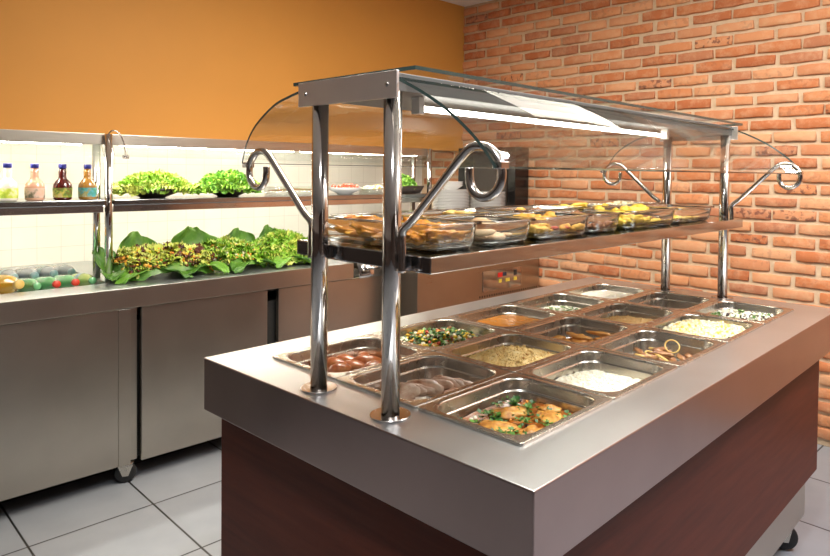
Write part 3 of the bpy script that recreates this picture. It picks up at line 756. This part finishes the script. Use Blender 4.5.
o = weld(mb.build('worktop', [STEEL_TOP, STEEL_DOOR], sc))
b = o.modifiers.new('bevel', 'BEVEL'); b.width = .003; b.segments = 3; b.limit_method = 'ANGLE'
MB().box(XT + .02, CX - .065, CY0 + .02, 1.72, .10, CT - .16).build('cabinet_body', DARK, sc)
MB().box(XT + .02, CX - .064, 1.47, 1.72, CT - .16, CT - .092).build('cabinet_end', DARK, sc)
def door(ya, yb, dx=0, ztop=CT - .092):
    q = MB().box(CX - .045 + dx, CX - .018 + dx, ya, yb, .092, ztop).build('sliding_door', STEEL_DOOR, sc, bevel=.003)
    return q
q = door(-1.28, .235)
MB().box(CX - .0185, CX - .0135, .213, .262, .092, CT - .093).build('door_edge_strip', STEEL_DOOR, q, bevel=.001)
door(.310, .93); door(.995, 1.70, -.004)
MB().box(CX - .063, CX - .046, .262, .30, .095, CT - .093).build('door_post', STEEL_DOOR, sc)
for y in (.255, -1.1): caster(sc, CX - .055, y, r=.045, ang=1.2, top=.0915)
for y in (.255, 1.55): caster(sc, XT + .2, y, r=.045, ang=1.2, top=.101)
# posts, shelf, hood
UX1, UX0, UZ = -2.600, -2.95, 1.250
for y in (.24, 2.25):
    for x in (-2.62, -2.785):
        zb = CT if y < 1 else 1.091
        m = MB(); m.lathe([(.0165, 0), (.0165, 1.548 - zb - .001)], 20, (x, y, zb + .001)); m.build('shelf_post', STEEL_POL, sc)
for (ya, yb) in ((-1.3, .222), (.258, 2.26)):
    q = MB().box(UX0, UX1 - .004, ya, yb, UZ - .026, UZ).build('upper_shelf', STEEL_SHELF, sc, bevel=.003)
    MB().box(UX1 - .12, UX1 - .022, ya + .002, yb - .002, UZ - .058, UZ - .0265).build('shelf_rail', STEEL_POL, q, bevel=.002)
MB().box(-2.66, -2.640, -1.3, 2.28, 1.500, 1.55).build('hood_fascia', STEEL_DOOR, sc, bevel=.002)
MB().box(XO - .02, -2.66, -1.3, 2.28, 1.535, 1.549).build('hood_roof', WHITE_PLASTIC, sc)
for k, (ya, yb) in enumerate(((-1.25, .15), (.32, 1.25), (1.30, 2.2))):
    m = MB(); m.loft([[(-2.70 + .013 * math.cos(2 * PI * i / 14), y, 1.510 + .013 * math.sin(2 * PI * i / 14)) for i in range(14)] for y in (ya, yb)], 0, True, True, True)
    m.build('hood_tube_light', TUBE_LIGHT2, sc)
for (ya, yb) in ((-1.2, .20), (.30, 1.25), (1.3, 2.2)):
    m = MB(); m.loft([[(-2.925 + .009 * math.cos(2 * PI * i / 12), y, UZ - .036 + .009 * math.sin(2 * PI * i / 12)) for i in range(12)] for y in (ya, yb)], 0, True, True, True)
    m.build('shelf_tube_light', TUBE_LIGHT3, sc)
m = MB(); slab(m, [(-2.638, 1.50), (-2.605, 1.447)], [(-2.632, 1.50), (-2.599, 1.447)], .262, 2.24); weld(m.build('glass_visor', [GLASS, GLASS_EDGE], sc))
m = MB(); slab(m, [(-2.638, 1.50), (-2.605, 1.447)], [(-2.632, 1.50), (-2.599, 1.447)], -1.29, .215); weld(m.build('glass_visor', [GLASS, GLASS_EDGE], sc))
m = MB(); m.tube(smooth_path([(-2.603, .235, 1.548), (-2.598, .245, 1.562), (-2.595, .262, 1.563), (-2.592, .282, 1.545), (-2.590, .298, 1.50), (-2.590, .303, 1.452)], 5), .003, 8); wq = m.build('glass_hanger', STEEL_HOOK, sc)
MB().box(-2.598, -2.582, .292, .316, 1.438, 1.454).build('hanger_clip', STEEL_HOOK, wq)

# dressing bottles
def bottle(y, x, label, body_col, lab_stops, clear=False):
    t = thing('dressing_bottle', label, 'bottle', (x, y, UZ + .0005), rnd.uniform(-.1, .1), 'dressing bottles')
    mat = plain('dressing_' + label.split()[0], body_col, .08, 0, 0, spec=.6, coat=.5)
    m = MB()
    prof = [(.028, 0), (.034, .003), (.0355, .010), (.0355, .030), (.0365, .056), (.035, .068), (.027, .082), (.0165, .094), (.0148, .103), (.0150, .128), (.0130, .131), (.0125, .140)]
    m.lathe(prof, 28, sx=1, sy=1.04); m.build('bottle_body', mat, t)
    m = MB(); m.lathe([(.0150, .140), (.0158, .141), (.0158, .157), (.0142, .1595)], 24); m.build('cap', plain('blue_cap', (.02, .025, .22), .35), t)
    lm = mottled('bottle_label', lab_stops, 28, .35, 0, .001)
    m = MB(); m.lathe([(.0358, .012), (.0363, .014), (.0372, .052), (.0367, .054)], 28, cap0=False, cap1=False, sx=1, sy=1.04); m.build('label', lm, t)
bottle(-.135, -2.685, 'white creamy dressing bottle with a lime green label, leftmost on the upper shelf', (.80, .76, .66), [(.35, (.82, .82, .62)), (.5, (.62, .72, .08)), (.68, (.20, .36, .03))])
bottle(-.036, -2.685, 'pink dressing bottle second from the left on the upper shelf', (.72, .40, .27), [(.35, (.74, .45, .32)), (.5, (.68, .50, .40)), (.62, (.10, .10, .04)), (.72, (.45, .44, .50))])
bottle(.071, -2.685, 'dark red vinaigrette bottle on the upper shelf', (.07, .008, .006), [(.35, (.20, .02, .02)), (.48, (.12, .25, .04)), (.58, (.60, .50, .10)), (.7, (.50, .50, .55))])
bottle(.172, -2.685, 'golden vinaigrette bottle with a blue and green label beside the shelf post', (.34, .16, .03), [(.35, (.04, .22, .05)), (.48, (.08, .34, .42)), (.58, (.35, .30, .06)), (.7, (.55, .62, .66))])

# lettuce in dark bowls on the upper shelf
LETT = mottled('frilly_lettuce', [(.25, (.10, .28, .015)), (.5, (.26, .50, .04)), (.8, (.50, .68, .14))], 14, .42, .3, .003)
LETT2 = mottled('deep_lettuce', [(.25, (.035, .16, .012)), (.5, (.10, .30, .025)), (.8, (.24, .44, .06))], 14, .42, .3, .003)
LETTY = mottled('yellow_lettuce', [(.25, (.36, .50, .04)), (.5, (.60, .68, .12)), (.8, (.78, .78, .34))], 14, .42, .3, .003)
KALE = mottled('collard_leaf', [(.3, (.030, .11, .012)), (.55, (.075, .20, .022)), (.8, (.20, .36, .07))], 10, .4, .35, .004)
KALEL = mottled('collard_leaf_light', [(.3, (.085, .25, .022)), (.55, (.17, .37, .045)), (.8, (.36, .54, .13))], 10, .4, .35, .004)
REDLET = mottled('red_lettuce', [(.3, (.07, .012, .012)), (.55, (.16, .05, .018)), (.8, (.22, .20, .03))], 14, .45, .3, .003)
def leaf(mb, R, base, az, el, ln, wd, ruf=.18, curl=.9, mat=0, nu=10, nv=8, fan=False):
    """one leaf as a ruffled, cupped blade growing from base"""
    d = Vector((math.cos(az), math.sin(az), 0)); w = Vector((-math.sin(az), math.cos(az), 0)); up = Vector((0, 0, 1))
    ph = R.uniform(0, 9); fr = R.uniform(9, 13) if fan else R.uniform(5, 8)
    def g(a, b_):
        s = b_; u = a * 2 - 1
        width = wd * (math.sin(PI * min(1, .12 + .80 * s)) ** .7)
        ang = el - curl * s
        if fan: width = wd * (.22 + .78 * math.sin(PI * .5 * s) ** 1.3)
        t = ln * s * (1 - (.22 if fan else .16) * u * u * s)
        pos = Vector(base) + d * (t * math.cos(el - curl * s * .5)) + up * (t * math.sin(el - curl * s * .5))
        ed = abs(u) ** 2
        if fan: ed = max(ed, s ** 3) * s
        nrm = (up * math.cos(ang) - d * math.sin(ang))
        rr = ruf * wd * (ed + s ** 4 * .8) * (math.sin(u * fr + s * fr * 1.7 + ph) + .6 * math.sin(u * fr * 2.3 + s * 13 + ph * 2)) + .5 * ruf * wd * noise.noise(Vector((u * 2.2 + ph, s * 3.5, ph)))
        return pos + w * (u * width) + nrm * (rr + .28 * width * ed)
    mb.grid(g, nu, nv, mat)
def lettuce(name, label, loc, n, rad, h, mats, seed, squash=1.0, cat='lettuce', sx=1.0, sy=1.0, ln=(.045, .085)):
    R = random.Random(seed); m = MB()
    for k in range(n // 5):                                         # outer leaves drooping over the rim
        a = R.uniform(0, 2 * PI); rr = rad * R.uniform(.45, .75)
        leaf(m, R, (rr * math.cos(a) * sx, rr * math.sin(a) * sy, h * .25), a + R.uniform(-.5, .5), R.uniform(0, .6), R.uniform(*ln) * squash * .8, R.uniform(.026, .042) * squash, .26, R.uniform(.7, 1.6), R.randrange(len(mats)), 16, 8, True)
    for k in range(int(n * 2.2)):                                   # crinkled blades all over the heap
        a = R.uniform(0, 2 * PI); q = math.sqrt(R.random()); rr = rad * q * .92
        nrm = Vector((math.cos(a) * q * .9 + R.gauss(0, .45), math.sin(a) * q * .9 + R.gauss(0, .45), 1.0 - .6 * q + R.gauss(0, .3))).normalized()
        c = Vector((rr * math.cos(a) * sx, rr * math.sin(a) * sy, h * (1 - q ** 2.2) * R.uniform(.75, 1.1)))
        t1 = nrm.cross(Vector((.3, .2, 1)) if abs(nrm.z) < .9 else Vector((1, 0, 0))).normalized(); t2 = nrm.cross(t1)
        sz = R.uniform(.014, .026) * squash; off = Vector((R.uniform(0, 99), R.uniform(0, 99), 0))
        def g(u_, v_):
            x, y = sq(u_ * 2 - 1, v_ * 2 - 1, 1, 1, 2.0)
            e = math.sqrt(x * x + y * y)
            return c + (t1 * x + t2 * y) * sz * (1 + .25 * noise.noise(Vector((x * 2, y * 2, 5)) + off)) + nrm * sz * (1.5 * e * noise.noise(Vector((x, y, 0)) * 1.9 + off) + .25 * e * e)
        m.grid(g, 7, 7, R.randrange(len(mats)))
    lo = UZ + .002 - loc[2] if loc[2] > 1.1 else CT + .002 - loc[2]
    m.v = [(x, y, max(z, lo + .0005 * (k % 7))) for k, (x, y, z) in enumerate(m.v)]
    return tag(m.build(name, mats, None, loc), label, cat, None, 'stuff')
BOWL = plain('dark_bowl', (.045, .035, .032), .3)
def bowl(x, y, r, h, label, z=UZ, name='serving_bowl', mat=None, group=None, sx=1, sy=1):
    m = MB(); m.lathe([(r * .38, 0), (r * .42, .004), (r * .75, h * .5), (r, h), (r - .004, h), (r * .74, h * .5 + .003), (r * .40, .009)], 32, (0, 0, .0005), sx=sx, sy=sy)
    return tag(m.build(name, mat or BOWL, None, (x, y, z)), label, 'bowl', group)
bowl(-2.76, .490, .15, .046, 'shallow dark bowl under the left heap of lettuce on the upper shelf', sy=1.0)
lettuce('frilly_lettuce_heap', 'bright frilly lettuce heaped in the dark bowl right of the shelf post', (-2.76, .500, UZ + .035), 230, .160, .075, [LETT, LETT, LETTY], 21, 1, 'lettuce', .9, 1.25)
bowl(-2.76, .885, .14, .046, 'shallow dark bowl under the second heap of lettuce on the upper shelf')
lettuce('green_lettuce_heap', 'two toned green lettuce heaped in the second bowl on the upper shelf', (-2.76, .885, UZ + .035), 220, .155, .085, [LETT, LETT2, LETT], 22, 1, 'lettuce', .9, 1.2)
# further dishes along the shelf
m = MB(); hx, hy, h = .10, .19, .05
m.loft([rrect(a, b_, .03, z, 6) for a, b_, z in ((hx - .02, hy - .02, .001), (hx, hy, h), (hx - .004, hy - .004, h), (hx - .024, hy - .024, .006))], 0, True, True, True)
tag(m.build('glass_tray', SHELF_GLASS, None, (-2.76, 1.31, UZ)), 'glass tray of dark brown lentils on the upper shelf behind the left near post', 'glass dish')
m = MB(); R = random.Random(31); f = mound(.022, .012, 5, 0, 0, .14, .004); heap(m, f, .074, .162, 20); grains(m, R, 900, f, .074, .162, .005, .003, [0, 0, 1, 2])
tag(m.build('lentil_salad', [BROWNBIT, STEAK, PARSLEY], None, (-2.76, 1.31, UZ)), 'dark lentil salad in the glass tray on the upper shelf', 'salad', None, 'stuff')
bowl(-2.76, 1.655, .115, .042, 'white rimmed dish of cherry tomatoes on the upper shelf', mat=PORCELAIN)
m = MB(); f = mound(.020, .014, 6, 0, 0, .08, .004); heap(m, f, .070, .070, 14)
tag(m.build('cream_cheese_bed', CREAM, None, (-2.76, 1.655, UZ + .006)), 'creamy white bed under the cherry tomatoes', 'cheese', None, 'stuff')
for k, (a, b_) in enumerate([(0, 0), (.045, .02), (-.03, .045), (.02, -.05), (.035, .065), (-.01, -.075), (.06, -.02)]):
    m = MB(); m.blob((0, 0, 0), (.0165, .0165, .015), k, .04, 1, None, 0, 14, 9); tag(m.build('cherry_tomato', TOMATO, None, (-2.76 + a, 1.655 + b_, UZ + .052 - .008 * (abs(b_) > .03))), 'small red cherry tomato on the white dish', 'tomato', 'cherry tomatoes')
m = MB(); hx, hy, h = .09, .11, .045
m.loft([rrect(a, b_, .03, z, 6) for a, b_, z in ((hx - .02, hy - .02, .001), (hx, hy, h), (hx - .004, hy - .004, h), (hx - .024, hy - .024, .006))], 0, True, True, True)
tag(m.build('glass_tray', SHELF_GLASS, None, (-2.76, 1.90, UZ)), 'glass tray of pale potato salad on the upper shelf between the near posts', 'glass dish')
m = MB(); R = random.Random(33); f = mound(.024, .024, 7, 0, 0, .08, .005); heap(m, f, .064, .084, 16)
for _ in range(120):
    u, v = R.uniform(-.9, .9), R.uniform(-.9, .9); a, b_ = sq(u, v, .064, .084); chunk(m, R, (a, b_, f(a, b_, 0)), R.uniform(.006, .012), R.choice([0, 0, 1]))
tag(m.build('potato_salad', [CREAM, BREAD], None, (-2.76, 1.90, UZ)), 'pale potato salad in the small glass tray', 'salad', None, 'stuff')
m = MB(); m.loft([rrect(a, b_, .025, z, 6) for a, b_, z in ((.09, .09, .001), (.11, .11, .05), (.106, .106, .05), (.086, .086, .006))], 0, True, True, True)
tag(m.build('dark_tray', BOWL, None, (-2.72, 2.10, UZ)), 'dark tray of leafy herbs at the right end of the upper shelf', 'tray')
lettuce('leafy_herbs', 'leafy dark green herbs in the tray at the right end of the upper shelf', (-2.72, 2.10, UZ + .04), 160, .10, .07, [LETT2, PARSLEY, LETT], 24, .62)

# garnished salad bed on the worktop
def salad_bed(y0, y1, x0, x1, n, mats, name, label, seed, h=.09, leafn=60):
    R = random.Random(seed); m = MB(); cx, cy, hx, hy = (x0 + x1) / 2, (y0 + y1) / 2, (x1 - x0) / 2, (y1 - y0) / 2
    f = lambda x, y, e: .004 + h * max(0, 1 - (x / hx) ** 2 * .9 - (y / hy) ** 4 * .9) ** .6 + .010 * noise.noise(Vector((x, y, seed)) * 22)
    heap(m, f, hx, hy, 24, 0)
    for q in range(n):
        u, v = R.uniform(-.95, .95), R.uniform(-.95, .95); a, b_ = sq(u, v, hx, hy)
        if q % 2: chunk(m, R, (a, b_, f(a, b_, 0) + R.uniform(0, .012)), R.uniform(.006, .014), R.randrange(1, len(mats)))
        else: octa(m, (a, b_, f(a, b_, 0) + R.uniform(.002, .018)), euler(R.uniform(0, 6), R.uniform(-.9, .9), R.uniform(0, 6)), R.uniform(.010, .024), R.uniform(.002, .0048), R.randrange(1, len(mats)))
    for _ in range(leafn * 3):
        u, v = R.uniform(-.95, .95), R.uniform(-.95, .95); a, b_ = sq(u, v, hx * .95, hy * .95)
        leaf(m, R, (a, b_, f(a, b_, 0)), R.uniform(0, 6.28), R.uniform(.1, 1.1), R.uniform(.030, .060), R.uniform(.018, .030), .26, R.uniform(.4, 1.6), R.choice([k for k in range(1, len(mats)) if mats[k] in (LETTY, LETT, REDLET)]), 8, 5, True)
    m.v = [(a, b_, max(c, .001)) for a, b_, c in m.v]
    return tag(m.build(name, mats, None, (cx, cy, CT + .001)), label, 'salad', None, 'stuff')
salad_bed(.29, .735, -2.92, -2.53, 900, [KALE, NUGGET, CARROT, LETTY, REDLET, LETTY, CORN, LETTY], 'mixed_red_salad', 'mixed salad of red leaves, carrot and corn at the left of the salad bed', 41, .115, 90)
salad_bed(.745, 1.02, -2.92, -2.53, 520, [KALE, CREAM, LETT, LETTY, CARROT, LETT, PASTRY], 'mixed_green_salad', 'mixed salad with carrot shreds and cream cubes in the middle of the bed', 42, .11, 90)
lettuce('curly_endive', 'bright curly endive heaped at the right of the salad bed', (-2.72, 1.19, CT + .02), 430, .24, .135, [LETT, LETTY, LETT], 43, .95, 'lettuce', .95, 1.0)
def big_leaf(x, y, z, az, el, ln, wd, curl, mat, seed, label, group):
    m = MB(); R = random.Random(seed); leaf(m, R, (0, 0, 0), az, el, ln, wd, .085, curl, 0, 24, 18)
    m.v = [(a, b_, max(c, CT + .003 - z)) for a, b_, c in m.v]
    o = m.build('collard_leaf', mat, None, (x, y, z)); s = o.modifiers.new('t', 'SOLIDIFY'); s.thickness = .0016
    tag(o, label, 'leaf', group)
for k, (x, y, az, ln, wd) in enumerate([(-2.60, .42, -1.2, .20, .060), (-2.58, .44, .9, .17, .05), (-2.57, .66, -1.1, .15, .055), (-2.57, .68, .5, .13, .05), (-2.56, .88, -.8, .15, .05), (-2.57, .92, 1.1, .16, .05), (-2.55, 1.12, -.9, .14, .045), (-2.56, 1.15, .8, .15, .05), (-2.55, 1.38, -1.2, .16, .045)]):
    big_leaf(x, y, CT + .042, az, .12, ln, wd, .75, KALE if k % 3 else KALEL, 700 + k, 'dark green collard leaf lying along the front edge of the salad bed', 'collard leaves along the front of the salad bed')
for k, (x, y, az, lab, ln, wd) in enumerate([(-2.90, .47, PI + .1, 'large upright collard leaf behind the carrots, first from the shelf post', .185, .10), (-2.90, .76, PI - .1, 'large upright collard leaf, second from the shelf post', .195, .13), (-2.92, 1.04, PI, 'upright collard leaf behind the cream cubes, third from the shelf post', .17, .10), (-2.92, 1.24, PI, 'upright collard leaf standing behind the curly endive', .18, .08)]):
    big_leaf(x, y, CT + .02, az, 1.5, ln, wd, .45, KALEL, 720 + k, lab, 'upright collard leaves')
big_leaf(-2.74, .275, CT + .03, PI + .5, 1.35, .135, .070, .7, KALE, 731, 'collard leaf standing against the shelf post beside the drinks', None)
big_leaf(-2.66, .27, CT + .035, -.3, .25, .12, .05, .8, KALE, 732, 'collard leaf lying at the corner of the drinks well', None)

# drinks lying in the well
GREENP = plain('green_pet', (.16, .46, .20), .12, spec=.6, coat=.5)
LIMEP = plain('lime_pet', (.45, .58, .18), .12, spec=.6, coat=.5)
CLEARP = plain('grey_blue_pet', (.34, .38, .40), .12, spec=.6, coat=.5)
GOLDP = plain('golden_pet', (.72, .42, .04), .15, spec=.6, coat=.5)
REDCAP = plain('red_cap', (.62, .05, .025), .35)
GOLDCAP = plain('gold_cap', (.72, .50, .14), .35)
TEALLAB = mottled('teal_label', [(.4, (.08, .32, .36)), (.6, (.40, .50, .52))], 18, .4, 0)
YELLAB = mottled('yellow_label', [(.4, (.66, .36, .03)), (.6, (.80, .56, .10))], 12, .4, 0)
def drink(x, y, z, body, cap, lab, label, tilt, rz, group, r=.033, ln=.20):
    t = thing('drink_bottle', label, 'bottle', (x, y, z), rz, group); t.rotation_euler = (0, tilt, rz)
    m = MB(); m.lathe([(r * .7, 0), (r, .006), (r, ln * .28), (r * .95, ln * .33), (r, ln * .38), (r, ln * .62), (r * .8, ln * .78), (r * .42, ln * .9), (r * .40, ln * .93)], 24); m.build('bottle_body', body, t)
    m = MB(); m.lathe([(r * .45, ln * .93), (r * .47, ln * .935), (r * .47, ln), (r * .40, ln * 1.01)], 18); m.build('cap', cap, t)
    m = MB(); m.lathe([(r + .0006, ln * .4), (r + .0006, ln * .6)], 24, cap0=False, cap1=False); m.build('label', lab, t)
ft = math.radians(84)
ZW = CT - .105
MB0 = MB().box(WX0 + .01, WX1 - .01, WY0 + .01, WY1 - .01, CT - .149, CT - .060)
ICE = mottled('crushed_ice', [(.3, (.55, .60, .62)), (.7, (.80, .84, .85))], 40, .15, .8, .01)
m = MB(); heap(m, lambda x, y, e: .006 * noise.noise(Vector((x, y, 0)) * 40), (WX1 - WX0) / 2 - .008, (WY1 - WY0) / 2 - .008, 40)
tag(m.build('crushed_ice', ICE, None, ((WX0 + WX1) / 2, (WY0 + WY1) / 2, CT - .050)), 'bed of crushed ice under the bottles in the drinks well', 'ice', None, 'stuff')
for k, y in enumerate((-.060, .015, .090, .160)):
    drink(-2.86, y, CT - .012, GREENP if k < 3 else LIMEP, REDCAP if k in (1, 2) else GREENP, TEALLAB if k > 2 else GREENP, 'lime coloured soft drink bottle at the right of the drinks well' if k == 3 else ('green bottle with a red cap lying in the front row of the drinks well' if k in (1, 2) else 'green soft drink bottle beside the golden ones in the drinks well'), ft, .12, 'green bottles with red caps' if k in (1, 2) else None, .034, .21)
for k, y in enumerate((-.080, 0.0, .080, .155)):
    drink(-3.10, y, CT + .002, CLEARP, TEALLAB, TEALLAB if k % 2 == 0 else CLEARP, 'clear greyish bottle lying in the back row of the drinks well', ft, .05, 'clear bottles in the back row', .036, .21)
for k, y in enumerate((-.265, -.165)):
    drink(-2.92, y, CT - .004, GOLDP, GOLDCAP, YELLAB, 'golden yellow bottle lying in the drinks well', ft, .25, 'golden bottles in the drinks well', .042, .27)

# ------------------------------------------------------------------ hot cabinet, curved lid, plates, black cabinet in the far corner
hc = thing('heated_cabinet', 'stainless steel heated cabinet with red digital display against the brick wall', 'heated cabinet', (0, 0, 0))
HX, HY0, HY1, HZ = -2.20, 1.765, 2.925, 1.09
m = MB(); m.box(-2.94, HX, HY0, HY1, .06, HZ); m.build('cabinet_body', steel('cabinet_steel', (.42, .36, .30), .3, (3, 3, 60)), hc, bevel=.004)
MB().box(-2.9, HX - .04, HY0 + .03, HY1 - .03, 0.0005, .0605).build('cabinet_plinth', DARK, hc)
q = MB().box(HX, HX + .004, 2.33, 2.72, .625, .760).build('control_panel', STEEL_SHELF, hc, bevel=.001)
MB().box(HX + .004, HX + .0065, 2.475, 2.520, .708, .738).build('digital_display', plain('red_led', (.55, .02, .015), .4), q)
MB().box(HX + .004, HX + .0065, 2.527, 2.560, .712, .736).build('switch', plain('dark_switch', (.02, .03, .05), .3), q)
for (ya, yb) in ((2.487, 2.510), (2.555, 2.592), (2.640, 2.668)):
    MB().box(HX + .004, HX + .009, ya, yb, .672, .694).build('button', plain('yellow_button', (.66, .46, .06), .4), q)
MB().box(HX + .004, HX + .0065, 2.640, 2.668, .706, .742).build('switch', plain('dark_switch', (.02, .02, .02), .3), q)
m = MB()
for k in range(26):
    y = 2.30 + k * .0235; m.box(HX, HX + .0012, y, y + .010, .590, .604)
m.build('vent', DARK, hc)
# curved stainless lid on the end of the salad counter
lid = thing('curved_lid', 'curved stainless steel lid standing between the salad counter and the heated cabinet', 'lid', (-2.50, 1.60, CT - .092))
m = MB(); n = 14; outer = []; inner = []
for k in range(n + 1):
    a = PI * .5 * k / n
    outer.append((.11 - .16 * (1 - math.cos(a)) , .165 * math.sin(a))); inner.append((.105 - .15 * (1 - math.cos(a)), .158 * math.sin(a)))
prof = outer + inner[::-1]
m.loft([[(p[0], y, p[1] + .002) for p in prof] for y in (-.105, .10)], 0, True, True, True); m.build('lid_shell', STEEL_POL, lid)
m = MB(); m.tube([(.10, -.06, .05), (.135, -.06, .06), (.135, .05, .06), (.10, .05, .05)], .006, 10); m.build('handle', STEEL_HOOK, lid)
# plates
pm = MB(); pm.lathe([(.072, 0), (.078, .002), (.118, .013), (.122, .0155), (.120, .0165), (.080, .006), (.06, .0045)], 36)
p0 = None
for (x, y, n, lab, grp) in ((-2.39, 2.585, 17, 'white plate in the right stack on the heated cabinet', 'plates in the right stack'), (-2.41, 2.245, 19, 'white plate in the left stack on the heated cabinet', 'plates in the left stack')):
    for k in range(n):
        if p0 is None: p = p0 = pm.build('dinner_plate', PORCELAIN)
        else: p = p0.copy(); C.objects.link(p)
        p.location = (x + rnd.uniform(-.002, .002), y + rnd.uniform(-.002, .002), HZ + .0005 + k * .0097)
        tag(p, lab, 'plate', grp)
m = MB()
for k in range(3): m.lathe([(.035, .012 * k), (.040, .002 + .012 * k), (.078, .030 + .012 * k), (.080, .033 + .012 * k), (.076, .033 + .012 * k)], 28, cap1=False)
for k in range(3):
    m = MB(); m.lathe([(.035, 0), (.040, .002), (.078, .030), (.080, .033), (.076, .033), (.036, .006)], 28)
    tag(m.build('soup_bowl', PORCELAIN, None, (-2.41, 2.245, HZ + .0195 + 18 * .0097 - .006 + k * .011)), 'small white bowl nested on top of the left plate stack', 'bowl', 'bowls on the left plate stack')
bc = thing('black_cabinet', 'tall black cabinet with dark glass front standing against the brick wall behind the plates', 'cabinet', (0, 0, 0))
MB().box(-2.86, -2.305, 2.775, 2.925, HZ + .001, 1.575).build('cabinet_body', BLACK_GLOSS, bc, bevel=.003)
MB().box(-2.70, -2.375, 2.765, 2.776, HZ + .03, 1.545).build('glass_door', BROWN_GLASS, bc, bevel=.002)

# ------------------------------------------------------------------ lights
def area(name, loc, rot, sx, sy, power, col):
    l = bpy.data.lights.new(name, 'AREA'); l.shape = 'RECTANGLE'; l.size = sx; l.size_y = sy; l.energy = power; l.color = col
    o = bpy.data.objects.new(name, l); C.objects.link(o); o.location = loc; o.rotation_euler = rot; return o
def spot(name, loc, target, power, col, ang=70, blend=.6, r=.08):
    l = bpy.data.lights.new(name, 'SPOT'); l.energy = power; l.color = col; l.spot_size = math.radians(ang); l.spot_blend = blend; l.shadow_soft_size = r
    o = bpy.data.objects.new(name, l); C.objects.link(o); o.location = loc
    o.rotation_euler = (Vector(target) - Vector(loc)).to_track_quat('-Z', 'Y').to_euler(); return o
WARM = (1, .91, .78)
area('ceiling_lamp', (-.6, 1.0, 2.66), (0, 0, 0), .7, 1.2, 58, WARM)
area('ceiling_lamp', (-1.35, .8, 2.66), (0, 0, 0), .6, .6, 30, WARM)
area('ceiling_lamp', (.9, 1.5, 2.66), (0, 0, 0), 0.5, .5, 38, (.95, .96, 1))
spot('ceiling_spotlight', (.35, -.5, 2.62), (-.35, .75, .9), 120, (.97, .96, .95), 95, 1, .07)
area('added_uplight', (1.1, 1.9, 2.1), (PI, 0, 0), 1.2, 1.2, 46, (1, .95, .88))  # added uplight out of view, only there to brighten the ceiling

w = bpy.data.worlds.new('world'); bpy.context.scene.world = w; w.use_nodes = True
w.node_tree.nodes['Background'].inputs[0].default_value = (1, .92, .82, 1); w.node_tree.nodes['Background'].inputs[1].default_value = .12

# ------------------------------------------------------------------ camera
F, PPX, PPY = 660.0174, 456.3675, 188.0421
YAW, PIT, ROL = .7372987, .0231629, .0109864
cy_, sy_ = math.cos(YAW), math.sin(YAW); cp, sp_ = math.cos(PIT), math.sin(PIT)
fw = Vector((-sy_ * cp, cy_ * cp, -sp_)); rt = Vector((cy_, sy_, 0)); up = rt.cross(fw)
cr, sr = math.cos(ROL), math.sin(ROL)
r2 = rt * cr + up * sr; u2 = up * cr - rt * sr
M = Matrix.Rotation(TH, 3, 'Z')
r2, u2, fw = M @ r2, M @ u2, M @ fw
cam = bpy.data.cameras.new('camera'); co = bpy.data.objects.new('camera', cam); C.objects.link(co)
pos = M @ Vector((.5841538, -.8288689, .4901497)) + Vector((0, 0, TZ))
mw = Matrix(((r2.x, u2.x, -fw.x, pos.x), (r2.y, u2.y, -fw.y, pos.y), (r2.z, u2.z, -fw.z, pos.z), (0, 0, 0, 1)))
co.matrix_world = mw
cam.sensor_fit = 'HORIZONTAL'; cam.sensor_width = 36; cam.lens = F / 830 * 36
cam.shift_x = (415 - PPX) / 830; cam.shift_y = (PPY - 278) / 830
cam.clip_start = .02; cam.clip_end = 50
sc_ = bpy.context.scene
sc_.camera = co
sc_.view_settings.view_transform = 'Standard'; sc_.view_settings.look = 'None'; sc_.view_settings.gamma = 1; sc_.view_settings.use_curve_mapping = False
sc_.view_settings.exposure = 0.2
try:
    sc_.cycles.max_bounces = 12; sc_.cycles.transparent_max_bounces = 24; sc_.cycles.use_denoising = True; sc_.cycles.denoising_prefilter = 'ACCURATE'
    sc_.cycles.sample_clamp_indirect = 6
except Exception: pass
